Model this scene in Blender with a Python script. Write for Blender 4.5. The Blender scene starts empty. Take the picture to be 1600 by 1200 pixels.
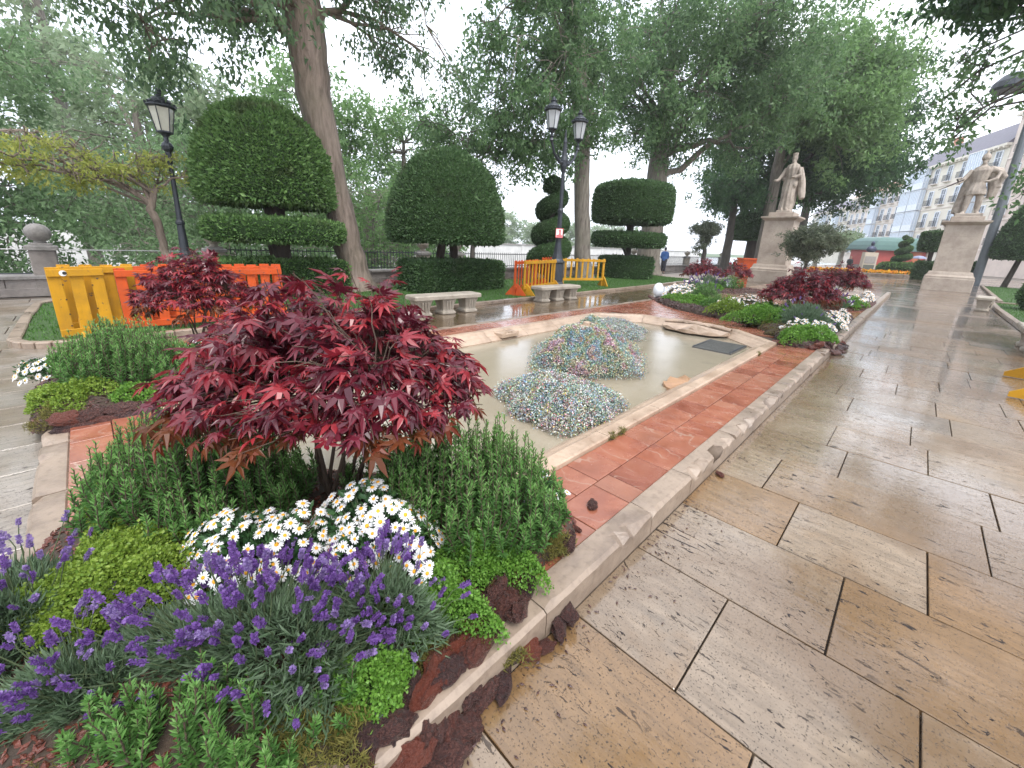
import bpy, bmesh, math, random
import numpy as np
from mathutils import Vector, Matrix
from mathutils import noise as mnoise

S = bpy.context.scene
C = S.collection
PI = math.pi
R_ = math.radians

# ------------------------------------------------------------------ camera
cam_d = bpy.data.cameras.new('camera')
cam = bpy.data.objects.new('camera', cam_d)
C.objects.link(cam)
cam_d.sensor_width = 36.0
cam_d.lens = 638.0 / 1600.0 * 36.0
cam_d.shift_y = -42.5 / 1600.0
cam_d.clip_start = 0.05
cam_d.clip_end = 2000.0
_rx = Vector((0.7014935, -0.71142948, 0.04213046))
_up = Vector((0.16259423, 0.21731993, 0.96246307))
_bk = Vector((-0.69388039, -0.66831141, 0.26812285))
cam.matrix_world = Matrix(((_rx.x, _up.x, _bk.x, 0.0), (_rx.y, _up.y, _bk.y, 0.0), (_rx.z, _up.z, _bk.z, 1.6), (0, 0, 0, 1)))
S.camera = cam

# ------------------------------------------------------------------ world, sun, exposure
SUN_EL, SUN_AZ = R_(58), R_(200)
W = bpy.data.worlds.new('World')
S.world = W
W.use_nodes = True
wt = W.node_tree
wt.nodes.clear()
w_out = wt.nodes.new('ShaderNodeOutputWorld')
w_bg = wt.nodes.new('ShaderNodeBackground')
w_sky = wt.nodes.new('ShaderNodeTexSky')
w_sky.sky_type = 'NISHITA'
w_sky.sun_disc = False
w_sky.sun_elevation = SUN_EL
w_sky.sun_rotation = SUN_AZ
w_sky.dust_density = 6.0
w_sky.air_density = 1.0
w_tc = wt.nodes.new('ShaderNodeTexCoord')
w_no = wt.nodes.new('ShaderNodeTexNoise')
w_no.inputs['Scale'].default_value = 2.2
w_no.inputs['Detail'].default_value = 5.0
w_rp = wt.nodes.new('ShaderNodeValToRGB')
w_rp.color_ramp.elements[0].position = 0.30
w_rp.color_ramp.elements[0].color = (5.6, 6.2, 7.4, 1)
w_rp.color_ramp.elements[1].position = 0.72
w_rp.color_ramp.elements[1].color = (9.2, 9.5, 10.0, 1)
w_mx = wt.nodes.new('ShaderNodeMix')
w_mx.data_type = 'RGBA'
w_mx.inputs['Factor'].default_value = 0.90
wt.links.new(w_tc.outputs['Generated'], w_no.inputs['Vector'])
wt.links.new(w_no.outputs['Fac'], w_rp.inputs['Fac'])
wt.links.new(w_sky.outputs['Color'], w_mx.inputs['A'])
wt.links.new(w_rp.outputs['Color'], w_mx.inputs['B'])
wt.links.new(w_mx.outputs['Result'], w_bg.inputs['Color'])
wt.links.new(w_bg.outputs['Background'], w_out.inputs['Surface'])
w_bg.inputs['Strength'].default_value = 0.12

sun_d = bpy.data.lights.new('sun', 'SUN')
sun_d.energy = 1.3
sun_d.angle = R_(25)
sun_d.color = (1.0, 0.97, 0.92)
sun = bpy.data.objects.new('sun', sun_d)
C.objects.link(sun)
# light comes from a high bright patch of the overcast, from behind the camera's right
sun.rotation_euler = (R_(90) - SUN_EL, 0, R_(-20))

S.view_settings.view_transform = 'Standard'
S.view_settings.look = 'None'
S.view_settings.exposure = 1.3
S.view_settings.gamma = 1.0
S.view_settings.use_curve_mapping = False
S.render.engine = 'CYCLES'
S.cycles.max_bounces = 6
S.cycles.diffuse_bounces = 3
S.cycles.glossy_bounces = 3
S.cycles.transmission_bounces = 4
S.cycles.transparent_max_bounces = 6
S.cycles.use_denoising = True

# ------------------------------------------------------------------ helpers
rng = np.random.default_rng(7)
random.seed(7)


def tag(o, label=None, cat=None, group=None, kind=None):
    if label: o['label'] = label
    if cat: o['category'] = cat
    if group: o['group'] = group
    if kind: o['kind'] = kind
    return o


def thing(name, label, cat, loc=(0, 0, 0), rotz=0.0, group=None):
    o = bpy.data.objects.new(name, None)
    o.empty_display_size = 0.1
    C.objects.link(o)
    o.location = loc
    o.rotation_euler = (0, 0, rotz)
    return tag(o, label, cat, group)


def np_mesh(name, V, Fs, mats, smooth=False, mi=None):
    V = np.asarray(V, dtype=np.float32)
    Fs = [np.asarray(f, dtype=np.int32) for f in Fs if len(f)]
    me = bpy.data.meshes.new(name)
    me.vertices.add(len(V))
    me.vertices.foreach_set('co', V.ravel())
    nl = sum(f.size for f in Fs)
    npoly = sum(len(f) for f in Fs)
    me.loops.add(nl)
    me.loops.foreach_set('vertex_index', np.concatenate([f.ravel() for f in Fs]))
    tot = np.concatenate([np.full(len(f), f.shape[1], dtype=np.int32) for f in Fs])
    st = np.zeros(npoly, dtype=np.int32)
    st[1:] = np.cumsum(tot)[:-1]
    me.polygons.add(npoly)
    me.polygons.foreach_set('loop_start', st)
    me.polygons.foreach_set('loop_total', tot)
    me.polygons.foreach_set('use_smooth', np.full(npoly, bool(smooth), dtype=bool))
    if mi is not None:
        me.polygons.foreach_set('material_index', np.asarray(mi, dtype=np.int32))
    for m in (mats if isinstance(mats, (list, tuple)) else [mats]):
        me.materials.append(m)
    me.update(calc_edges=True)
    return me


def put(name, me, parent=None, loc=(0, 0, 0), rot=(0, 0, 0), scale=(1, 1, 1)):
    o = bpy.data.objects.new(name, me)
    C.objects.link(o)
    if parent is not None:
        o.parent = parent
    o.location = loc
    o.rotation_euler = rot
    o.scale = scale if hasattr(scale, '__len__') else (scale,) * 3
    return o


class MB:
    """collects geometry; build() links it as one mesh object"""

    def __init__(self):
        self.V = []; self.F = {}; self.M = {}; self.n = 0

    def add(self, V, F, m=0):
        V = np.asarray(V, dtype=np.float64).reshape(-1, 3)
        F = np.asarray(F, dtype=np.int64)
        if len(F) == 0: return
        k = F.shape[1]
        self.F.setdefault(k, []).append(F + self.n)
        self.M.setdefault(k, []).append(np.full(len(F), m))
        self.V.append(V); self.n += len(V)

    def addm(self, V, Fl, m=0):
        V = np.asarray(V, dtype=np.float64).reshape(-1, 3)
        for F in Fl:
            F = np.asarray(F, dtype=np.int64)
            if F.ndim == 1: F = F[None]
            k = F.shape[1]
            self.F.setdefault(k, []).append(F + self.n)
            self.M.setdefault(k, []).append(np.full(len(F), m))
        self.V.append(V); self.n += len(V)

    def box(self, c, s, rz=0.0, m=0, taper=1.0, rx=0.0, ry=0.0):
        x, y, z = s[0] / 2, s[1] / 2, s[2] / 2
        V = np.array([(-x, -y, -z), (x, -y, -z), (x, y, -z), (-x, y, -z), (-x * taper, -y * taper, z), (x * taper, -y * taper, z), (x * taper, y * taper, z), (-x * taper, y * taper, z)])
        M = np.array(Matrix.Rotation(rz, 3, 'Z') @ Matrix.Rotation(ry, 3, 'Y') @ Matrix.Rotation(rx, 3, 'X'))
        self.add(V @ M.T + np.array(c), [(0, 3, 2, 1), (4, 5, 6, 7), (0, 1, 5, 4), (1, 2, 6, 5), (2, 3, 7, 6), (3, 0, 4, 7)], m)

    def cbox(self, c, s, ch=0.01, rz=0.0, m=0):
        """box with chamfered top and vertical edges"""
        x, y, h = s[0] / 2, s[1] / 2, s[2]
        o = lambda a, b, z: [(-a + ch, -b, z), (a - ch, -b, z), (a, -b + ch, z), (a, b - ch, z), (a - ch, b, z), (-a + ch, b, z), (-a, b - ch, z), (-a, -b + ch, z)]
        V = np.array(o(x, y, -h / 2) + o(x, y, h / 2 - ch) + o(x - ch, y - ch, h / 2))
        F = [(i, (i + 1) % 8, (i + 1) % 8 + 8, i + 8) for i in range(8)] + [(i + 8, (i + 1) % 8 + 8, (i + 1) % 8 + 16, i + 16) for i in range(8)]
        cz, sz = math.cos(rz), math.sin(rz)
        M = np.array([[cz, -sz, 0], [sz, cz, 0], [0, 0, 1]])
        self.addm(V @ M.T + np.array(c), [np.array(F), np.array([list(range(16, 24))]), np.array([list(range(7, -1, -1))])], m)

    def tube(self, pts, rad, n=6, m=0, cap=False, wob=0.0, seed=0):
        pts = np.asarray(pts, dtype=np.float64)
        k = len(pts)
        rad = np.broadcast_to(np.asarray(rad, dtype=np.float64), (k,))
        T = np.gradient(pts, axis=0)
        T /= np.linalg.norm(T, axis=1)[:, None] + 1e-9
        ref = np.array([0, 0, 1.0]) if abs(T[:, 2]).mean() < 0.8 else np.array([1.0, 0, 0])
        A = np.cross(T, ref); A /= np.linalg.norm(A, axis=1)[:, None] + 1e-9
        B = np.cross(T, A)
        th = np.arange(n) * 2 * PI / n
        r = rad[:, None] * np.ones((1, n))
        if wob:
            g = np.random.default_rng(seed)
            lobes = 1 + wob * np.sin(3 * th + g.uniform(0, 6)) + wob * 0.7 * np.sin(5 * th + g.uniform(0, 6))
            r = r * lobes[None] * (1 + wob * 0.4 * g.normal(size=(k, n)))
        V = pts[:, None] + r[:, :, None] * (np.cos(th)[None, :, None] * A[:, None] + np.sin(th)[None, :, None] * B[:, None])
        i = np.arange(k - 1)[:, None] * n; j = np.arange(n)[None]; j2 = (j + 1) % n
        F = np.stack([i + j, i + j2, i + n + j2, i + n + j], -1).reshape(-1, 4)
        Fl = [F[:, ::-1]]
        if cap:
            Fl += [np.arange(n)[None], (np.arange(n)[::-1] + (k - 1) * n)[None]]
        self.addm(V.reshape(-1, 3), Fl, m)

    def lathe(self, prof, n=16, c=(0, 0, 0), m=0, sx=1.0, sy=1.0, fold=0.0, nf=8, rz=0.0):
        prof = np.asarray(prof, dtype=np.float64)
        th = np.arange(n) * 2 * PI / n
        r = prof[:, 0][:, None] * (1 + fold * np.sin(nf * th)[None])
        V = np.stack([r * np.cos(th)[None] * sx, r * np.sin(th)[None] * sy, np.repeat(prof[:, 1][:, None], n, 1)], -1).reshape(-1, 3)
        if rz:
            a, b = math.cos(rz), math.sin(rz)
            V = V @ np.array([[a, -b, 0], [b, a, 0], [0, 0, 1]]).T
        k = len(prof)
        i = np.arange(k - 1)[:, None] * n; j = np.arange(n)[None]; j2 = (j + 1) % n
        F = np.stack([i + j, i + j2, i + n + j2, i + n + j], -1).reshape(-1, 4)
        Fl = [F]
        if prof[0, 0] > 1e-4: Fl.append(np.arange(n)[::-1][None])
        if prof[-1, 0] > 1e-4: Fl.append((np.arange(n) + (k - 1) * n)[None])
        self.addm(V + np.array(c), Fl, m)

    def arrays(self):
        V = np.concatenate(self.V)
        ks = sorted(self.F)
        return V, [np.concatenate(self.F[k]) for k in ks], np.concatenate([np.concatenate(self.M[k]) for k in ks])

    def mesh(self, name, mats, smooth=False):
        V, F, mi = self.arrays()
        return np_mesh(name, V, F, mats, smooth, mi)

    def build(self, name, mats, parent=None, smooth=False, loc=(0, 0, 0), rot=(0, 0, 0), scale=(1, 1, 1), bevel=0.0):
        o = put(name, self.mesh(name, mats, smooth), parent, loc, rot, scale)
        if bevel:
            b = o.modifiers.new('bevel', 'BEVEL'); b.width = bevel; b.segments = 2; b.limit_method = 'ANGLE'
        return o


def frames(D, g, twist=None):
    """rotation matrices (N,3,3) whose local +y follows D, with a random roll"""
    D = D / (np.linalg.norm(D, axis=1)[:, None] + 1e-9)
    ref = np.where(np.abs(D[:, 2:3]) < 0.9, np.array([[0, 0, 1.0]]), np.array([[1.0, 0, 0]]))
    Xa = np.cross(D, ref); Xa /= np.linalg.norm(Xa, axis=1)[:, None] + 1e-9
    Za = np.cross(Xa, D)
    a = g.uniform(0, 2 * PI, len(D)) if twist is None else g.normal(0, 1, len(D)) * twist
    c, s = np.cos(a)[:, None], np.sin(a)[:, None]
    X2 = c * Xa + s * Za; Z2 = -s * Xa + c * Za
    return np.stack([X2, D, Z2], -1)


def scatter(mb, TV, TFl, P, M, sc, m=0):
    """put the template (TV, TFl) at points P with rotations M and scales sc"""
    TV = np.asarray(TV, dtype=np.float64)
    N = len(P)
    sc = np.broadcast_to(np.asarray(sc, dtype=np.float64), (N,))
    V = np.einsum('nij,kj->nki', M, TV) * sc[:, None, None] + P[:, None]
    off = (np.arange(N) * len(TV))[:, None, None]
    mb.addm(V.reshape(-1, 3), [(np.asarray(F)[None] + off).reshape(-1, np.asarray(F).shape[1]) for F in TFl], m)


def bendline(a, b, sag, n=6, g=None, jit=0.0):
    a, b = np.array(a, float), np.array(b, float)
    t = np.linspace(0, 1, n)[:, None]
    p = a * (1 - t) + b * t
    p[:, 2] += (np.sin(t[:, 0] * PI)) * sag
    if g is not None and jit:
        p[1:-1] += g.normal(0, jit, (n - 2, 3))
    return p


# leaf templates: +y is the tip
TRI = (np.array([(-.22, .05, .0), (.26, .30, .05), (0, 1, -.04)]), [np.array([(0, 1, 2)])])
LEAF4 = (np.array([(0, 0, 0), (.24, .45, .05), (0, 1, -.06), (-.24, .45, .05)]), [np.array([(0, 1, 2, 3)])])
NEEDLE = (np.array([(-.06, 0, 0), (.06, 0, 0), (.05, .6, .03), (0, 1, 0), (-.05, .6, .03)]), [np.array([(0, 1, 2, 3, 4)])])
BLADE = (np.array([(-.05, 0, 0), (.05, 0, 0), (0, 1, .12)]), [np.array([(0, 1, 2)])])
ROUND = (np.array([(0, 0, 0), (.34, .25, .06), (.36, .7, .08), (0, 1, 0), (-.36, .7, .08), (-.34, .25, .06)]), [np.array([(0, 1, 2, 3, 4, 5)])])
OCTA = (np.array([(1, 0, 0), (-1, 0, 0), (0, 1, 0), (0, -1, 0), (0, 0, 1), (0, 0, -1)], float), [np.array([(0, 2, 4), (2, 1, 4), (1, 3, 4), (3, 0, 4), (2, 0, 5), (1, 2, 5), (3, 1, 5), (0, 3, 5)])])


def palmate(nl=7, spread=125, w=1.0, droop=0.25, seed=0):
    g = np.random.default_rng(seed)
    angs = np.radians(np.linspace(-spread, spread, nl))
    L = (1 - 0.55 * (np.abs(np.linspace(-1, 1, nl)) ** 1.6)) * g.uniform(.9, 1.08, nl)
    ha = (angs[1] - angs[0]) / 2 * 0.98
    V = [(0, 0, 0)]; F = []
    for a, l in zip(angs, L):
        def pt(r, da):
            x, y = r * math.sin(a + da), r * math.cos(a + da)
            return (x, y, -droop * r * r + (0.05 if abs(da) > 0 else 0))
        k = len(V)
        V += [pt(.29 * l + .04, -ha), pt(.58 * l, -.15 * w), pt(l, 0), pt(.58 * l, .15 * w), pt(.29 * l + .04, ha)]
        F.append((0, k, k + 1, k + 2, k + 3, k + 4))
    V = np.array(V, float)
    # short stalk
    s = len(V)
    V = np.concatenate([V, np.array([(-.02, -.02, 0), (.02, -.02, 0), (.012, -.5, .08), (-.012, -.5, .08)])])
    return V, [np.array(F), np.array([(s, s + 1, s + 2, s + 3)])]


# ------------------------------------------------------------------ materials
class NT:
    def __init__(self, name):
        self.m = bpy.data.materials.new(name)
        self.m.use_nodes = True
        self.t = self.m.node_tree
        self.b = self.t.nodes['Principled BSDF']
        self.out = self.t.nodes['Material Output']

    def n(self, typ, **kw):
        nd = self.t.nodes.new('ShaderNode' + typ)
        for k, v in kw.items():
            if k in nd.inputs: nd.inputs[k].default_value = v
            else: setattr(nd, k, v)
        return nd

    def l(self, a, b):
        self.t.links.new(a, b)

    def coord(self, kind='Object', scale=(1, 1, 1), rnd=False, rot=(0, 0, 0)):
        tc = self.n('TexCoord')
        mp = self.n('Mapping')
        mp.inputs['Scale'].default_value = scale
        mp.inputs['Rotation'].default_value = rot
        if kind == 'World':
            ge = self.n('NewGeometry'); self.l(ge.outputs['Position'], mp.inputs['Vector'])
        else:
            self.l(tc.outputs[kind], mp.inputs['Vector'])
        if rnd:
            oi = self.n('ObjectInfo')
            mu = self.n('Math', operation='MULTIPLY'); mu.inputs[1].default_value = 57.0
            self.l(oi.outputs['Random'], mu.inputs[0])
            cb = self.n('CombineXYZ')
            self.l(mu.outputs[0], cb.inputs[0]); self.l(mu.outputs[0], cb.inputs[1]); self.l(mu.outputs[0], cb.inputs[2])
            self.l(cb.outputs[0], mp.inputs['Location'])
        return mp.outputs['Vector']

    def noise(self, vec, scale, detail=4, rough=0.55, dist=0.0):
        nd = self.n('TexNoise')
        nd.inputs['Scale'].default_value = scale
        nd.inputs['Detail'].default_value = detail
        nd.inputs['Roughness'].default_value = rough
        nd.inputs['Distortion'].default_value = dist
        self.l(vec, nd.inputs['Vector'])
        return nd.outputs['Fac']

    def ramp(self, fac, stops, interp='LINEAR'):
        r = self.n('ValToRGB')
        r.color_ramp.interpolation = interp
        el = r.color_ramp.elements
        while len(el) < len(stops): el.new(0.5)
        for e, (p, c) in zip(el, stops):
            e.position = p
            e.color = (c, c, c, 1) if not hasattr(c, '__len__') else (*c[:3], 1)
        self.l(fac, r.inputs['Fac'])
        return r.outputs['Color']

    def mix(self, fac, a, b, mode='MIX'):
        m = self.n('Mix', data_type='RGBA', blend_type=mode)
        for sock, v in (('Factor', fac), ('A', a), ('B', b)):
            if hasattr(v, 'links'): self.l(v, m.inputs[sock])
            elif hasattr(v, '__len__'): m.inputs[sock].default_value = (*v[:3], 1)
            else: m.inputs[sock].default_value = v
        return m.outputs['Result']

    def math(self, op, a, b=0.0):
        m = self.n('Math', operation=op)
        for i, v in ((0, a), (1, b)):
            if hasattr(v, 'links'): self.l(v, m.inputs[i])
            else: m.inputs[i].default_value = v
        return m.outputs[0]

    def bump(self, h, strength=0.3, dist=0.02):
        b = self.n('Bump')
        b.inputs['Strength'].default_value = strength
        b.inputs['Distance'].default_value = dist
        self.l(h, b.inputs['Height'])
        self.l(b.outputs['Normal'], self.b.inputs['Normal'])

    def set(self, color=None, rough=None, **kw):
        for sock, v in [('Base Color', color), ('Roughness', rough)] + list(kw.items()):
            if v is None: continue
            sock = sock.replace('_', ' ')
            if hasattr(v, 'links'): self.l(v, self.b.inputs[sock])
            elif hasattr(v, '__len__') and len(v) == 3: self.b.inputs[sock].default_value = (*v, 1)
            else: self.b.inputs[sock].default_value = v
        return self.m

    def rnd(self):
        """a random number for each loose piece of each object"""
        ge = self.n('NewGeometry'); oi = self.n('ObjectInfo')
        s = self.math('ADD', ge.outputs['Random Per Island'], oi.outputs['Random'])
        return self.math('FRACT', s)


LEAF_GAIN = 1.0


def leaf_mat(name, cols, rough=0.5, transl=0.35, patch=None, spec=0.4):
    t = NT(name)
    r = t.rnd()
    st = [(i / max(1, len(cols) - 1), c) for i, c in enumerate(cols)]
    col = t.ramp(r, st)
    if patch:
        nz = t.noise(t.coord('World'), patch[0], 2)
        col = t.mix(t.ramp(nz, [(.60, 0.0), (.72, .75)]), col, patch[1])
    t.set(col, rough)
    t.b.inputs['Specular IOR Level'].default_value = spec
    if transl:
        tr = t.n('BsdfTranslucent'); t.l(col, tr.inputs['Color'])
        mx = t.n('MixShader'); mx.inputs[0].default_value = transl
        t.l(t.b.outputs[0], mx.inputs[1]); t.l(tr.outputs[0], mx.inputs[2])
        t.l(mx.outputs[0], t.out.inputs['Surface'])
    return t.m


def plain(name, col, rough=0.6, var=0.15, scale=6.0, bump=0.15, metal=0.0, spec=0.5, kind='Object', dirt=None):
    t = NT(name)
    v = t.coord(kind, rnd=(kind == 'Object'))
    nz = t.noise(v, scale, 5)
    c = np.array(col)
    cc = t.ramp(nz, [(.25, tuple(c * (1 - var))), (.75, tuple(np.minimum(1, c * (1 + var))))])
    if dirt:
        n2 = t.noise(v, scale * 0.35, 6, .65)
        cc = t.mix(t.ramp(n2, [(.48, 0.0), (.7, .8)]), cc, dirt)
    t.set(cc, rough, Metallic=metal)
    t.b.inputs['Specular IOR Level'].default_value = spec
    if bump: t.bump(t.noise(v, scale * 6, 5), bump, 0.01)
    return t.m


def stone_mat(name, col, dark, rough=0.6, scale=5.0, wet=False, rnd=True):
    t = NT(name)
    v = t.coord('Object', rnd=True) if rnd else t.coord('World')
    a = t.noise(v, scale, 6, .6)
    b = t.noise(v, scale * 7, 5, .65)
    c = t.ramp(a, [(.3, dark), (.52, col), (.75, tuple(min(1, k * 1.2) for k in col))])
    c = t.mix(t.ramp(b, [(.3, .55), (.5, 0.0)]), c, dark)
    t.set(c, t.ramp(a, [(.3, .25), (.7, .5)]) if wet else rough)
    t.bump(b, .35, .01)
    return t.m


def bark_mat(name, c1, c2, sc=(9, 9, 1.6)):
    t = NT(name)
    v = t.coord('World', scale=sc)
    a = t.noise(v, 1.0, 6, .65, .4)
    b = t.noise(t.coord('World'), .9, 3)
    c = t.ramp(a, [(.32, c1), (.62, c2)])
    c = t.mix(t.ramp(b, [(.4, 0.0), (.75, .5)]), c, (c2[0] * .75, c2[1] * .85, c2[2] * .7))
    t.set(c, .85)
    t.bump(a, .8, .05)
    return t.m


def travertine(name, base, grey, ochre, per_obj=True, axis='y', wet=1.0, slabs=None, gain=1.0):
    """pitted travertine paving, veins along one axis, wet"""
    t = NT(name)
    st = (1.0, 0.16, 1.0) if axis == 'y' else (0.16, 1.0, 1.0)
    v = t.coord('Object' if per_obj else 'World', rnd=per_obj)
    vs = t.coord('Object' if per_obj else 'World', scale=st, rnd=per_obj)
    wv = t.coord('World')
    big = t.noise(v, 1.6, 4, .6)
    band = t.noise(vs, 9.0, 5, .6, .5)
    c = t.ramp(band, [(.25, tuple(k * .80 for k in base)), (.5, base), (.75, tuple(min(1, k * 1.14) for k in base))])
    c = t.mix(t.ramp(big, [(.54, 0.0), (.72, .8)]), c, ochre)
    c = t.mix(t.ramp(t.noise(v, 3.1, 3), [(.58, 0.0), (.75, .55)]), c, grey)
    if per_obj:
        oi = t.n('ObjectInfo')
        c = t.mix(t.ramp(oi.outputs['Random'], [(0.0, .5), (.3, 0.0), (1.0, 0.0)]), c, tuple(k * .7 for k in grey))
        c = t.mix(t.ramp(t.math('FRACT', t.math('MULTIPLY', oi.outputs['Random'], 7.31)), [(0.0, 0.0), (.4, 0.0), (1.0, .55)]), c, tuple(min(1, k * 1.28) for k in base))
        c = t.mix(t.ramp(oi.outputs['Random'], [(0.0, 0.0), (.64, 0.0), (.95, .75)]), c, ochre)
    mot = t.noise(vs, 30.0, 6, .7, .6)
    c = t.mix(1.0, c, t.ramp(mot, [(.30, .70), (.5, 1.0), (.70, 1.22)]), 'MULTIPLY')
    # broad brownish damp stains
    c = t.mix(t.ramp(t.noise(wv, .8, 5, .62, .6), [(.44, 0.0), (.64, .85)]), c, tuple(k * q for k, q in zip(base, (.62, .50, .36))))
    # fine speckle and long pits
    sp = t.noise(v, 115.0, 3, .6)
    spm = t.ramp(sp, [(.34, 1.0), (.41, 0.0)])
    c = t.mix(t.math('MULTIPLY', spm, .85), c, (.035, .025, .019))
    vp = t.coord('Object' if per_obj else 'World', scale=(1.0, .30, 1.0) if axis == 'y' else (.30, 1.0, 1.0), rnd=per_obj)
    pit = t.noise(vp, 10.5, 4, .6, 1.8)
    pm = t.ramp(pit, [(.335, 1.0), (.350, 0.0)])
    gate = t.ramp(t.noise(v, 1.7, 2), [(.42, 0.0), (.58, 1.0)])
    pm = t.mix(gate, (0, 0, 0), pm)
    pit2 = t.noise(vp, 44.0, 3, .6, 1.2)
    pm2 = t.mix(t.ramp(t.noise(v, 2.6, 2), [(.38, .2), (.56, 1.0)]), (0, 0, 0), t.ramp(pit2, [(.355, 1.0), (.375, 0.0)]))
    pa = t.math('MAXIMUM', pm, pm2)
    c = t.mix(pa, c, (.020, .013, .010))
    if slabs:
        br = t.n('TexBrick')
        br.offset = .5; br.squash = 1.0
        t.l(t.coord('World', rot=slabs[0]), br.inputs['Vector'])
        for k, vv in (('Scale', 1.0), ('Mortar Size', .011), ('Brick Width', slabs[1]), ('Row Height', slabs[2]), ('Mortar Smooth', .1), ('Bias', 0.0)):
            br.inputs[k].default_value = vv
        br.inputs['Color1'].default_value = (.86, .86, .86, 1); br.inputs['Color2'].default_value = (1.08, 1.05, 1.0, 1); br.inputs['Mortar'].default_value = (.22, .2, .19, 1)
        c = t.mix(1.0, c, br.outputs['Color'], 'MULTIPLY')
    # wetness: film of water in broad patches
    wn = t.noise(wv, .55, 4, .6, .3)
    rr = t.ramp(wn, [(.36, .11), (.5, .22), (.66, .42)])
    fine = t.noise(v, 26.0, 4, .6)
    rr2 = t.mix(.5, rr, t.ramp(fine, [(.3, .12), (.7, .45)]))
    if wet < 1: rr2 = t.mix(1 - wet, rr2, (.6, .6, .6))
    t.set(c, rr2)
    t.b.inputs['Specular IOR Level'].default_value = .3
    film = t.ramp(wn, [(.40, 1.0), (.54, .75), (.66, .12)])
    dry = t.math('SUBTRACT', 1.0, t.math('MULTIPLY', t.math('MAXIMUM', pa, t.math('MULTIPLY', spm, .6)), .92))
    t.l(t.math('MULTIPLY', t.math('MULTIPLY', film, wet), dry), t.b.inputs['Coat Weight'])
    t.l(t.ramp(fine, [(.35, .03), (.7, .14)]), t.b.inputs['Coat Roughness'])
    t.b.inputs['Coat IOR'].default_value = 1.5
    h = t.math('SUBTRACT', t.math('MULTIPLY', fine, .35), pa)
    h = t.math('SUBTRACT', h, t.math('MULTIPLY', spm, .3))
    t.bump(h, .35, .006)
    b2 = t.n('Bump'); b2.inputs['Strength'].default_value = .30; b2.inputs['Distance'].default_value = .004
    t.l(t.math('SUBTRACT', t.math('MULTIPLY', t.noise(vp, 15.0, 4, .6), 1.0), t.math('MULTIPLY', pa, .7)), b2.inputs['Height'])
    t.l(b2.outputs['Normal'], t.b.inputs['Coat Normal'])
    return t.m
# ------------------------------------------------------------------ shared materials
M = {}
M['trav'] = travertine('travertine_slab', (.205, .155, .108), (.130, .109, .090), (.165, .086, .026))
M['trav_far'] = travertine('travertine_far', (.180, .134, .096), (.130, .106, .086), (.145, .085, .040), per_obj=False, slabs=((0, 0, R_(90)), .95, .605))
M['trav_left'] = travertine('travertine_left', (.165, .120, .076), (.130, .104, .076), (.135, .085, .042), per_obj=False, axis='x', slabs=((0, 0, 0), 1.1, .62))
M['trav_near'] = travertine('travertine_grey', (.235, .205, .175), (.178, .160, .146), (.20, .155, .11), axis='x', wet=.55)
M['joint'] = plain('joint_grout', (.070, .050, .036), .8, .3, 20, .3)
M['kerb'] = stone_mat('kerb_limestone', (.255, .195, .148), (.140, .102, .078), .45, 3.5, True)
M['rim'] = stone_mat('rim_limestone', (.40, .295, .215), (.26, .175, .12), .45, 3.0, True)
M['rim_orange'] = stone_mat('rim_orange_stone', (.36, .205, .11), (.24, .135, .075), .45, 3.0, True)
M['stone'] = stone_mat('pedestal_limestone', (.385, .320, .265), (.27, .215, .175), .75, 1.6, rnd=False)
M['statue'] = stone_mat('statue_limestone', (.36, .305, .255), (.20, .165, .135), .8, 2.5)
M['bench'] = stone_mat('bench_stone', (.34, .295, .24), (.21, .175, .14), .6, 3.0)
M['wall'] = stone_mat('wall_stone', (.25, .22, .20), (.15, .13, .12), .8, 2.0)
M['grey_stone'] = stone_mat('grey_cast_stone', (.27, .25, .235), (.15, .14, .13), .8, 4.0)
M['iron'] = plain('dark_iron', (.035, .040, .050), .45, .25, 8, .2, .3)
M['soil'] = plain('soil', (.045, .030, .020), .9, .4, 22, .8)


def red_tile_mat():
    t = NT('red_marble_tile')
    v = t.coord('Object', rnd=True)
    a = t.noise(v, 3.0, 5, .6, .6)
    oi = t.n('ObjectInfo')
    c = t.ramp(a, [(.30, (.180, .056, .034)), (.52, (.275, .095, .056)), (.72, (.345, .148, .094))])
    c = t.mix(t.ramp(oi.outputs['Random'], [(0, .0), (.55, .0), (.9, .6)]), c, (.265, .125, .082))
    c = t.mix(t.ramp(oi.outputs['Random'], [(0, .45), (.3, .0), (1, .0)]), c, (.115, .032, .021))
    w = t.n('TexWave'); w.wave_type = 'BANDS'; w.inputs['Scale'].default_value = 1.6; w.inputs['Distortion'].default_value = 14.0
    w.inputs['Detail'].default_value = 4.0; w.inputs['Detail Scale'].default_value = 1.3
    t.l(v, w.inputs['Vector'])
    g = t.ramp(t.noise(v, 2.2, 2), [(.45, 0.0), (.65, .8)])
    vein = t.mix(g, (0, 0, 0), t.ramp(w.outputs['Fac'], [(.965, 0.0), (1.0, .7)]))
    c = t.mix(vein, c, (.38, .29, .23))
    sp = t.noise(v, 60, 3)
    c = t.mix(t.ramp(sp, [(.28, .6), (.36, 0.0)]), c, (.16, .05, .035))
    t.set(c, t.ramp(t.noise(v, 9, 4), [(.3, .10), (.7, .34)]))
    t.bump(sp, .22, .004)
    return t.m


M['red'] = red_tile_mat()


def sheet(name, pts, z, mat, kind='structure', parent=None):
    V = [(x, y, z) for x, y in pts]
    o = put(name, np_mesh(name, V, [np.array([list(range(len(V)))])], mat), parent)
    if kind: o['kind'] = kind
    return o


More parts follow.
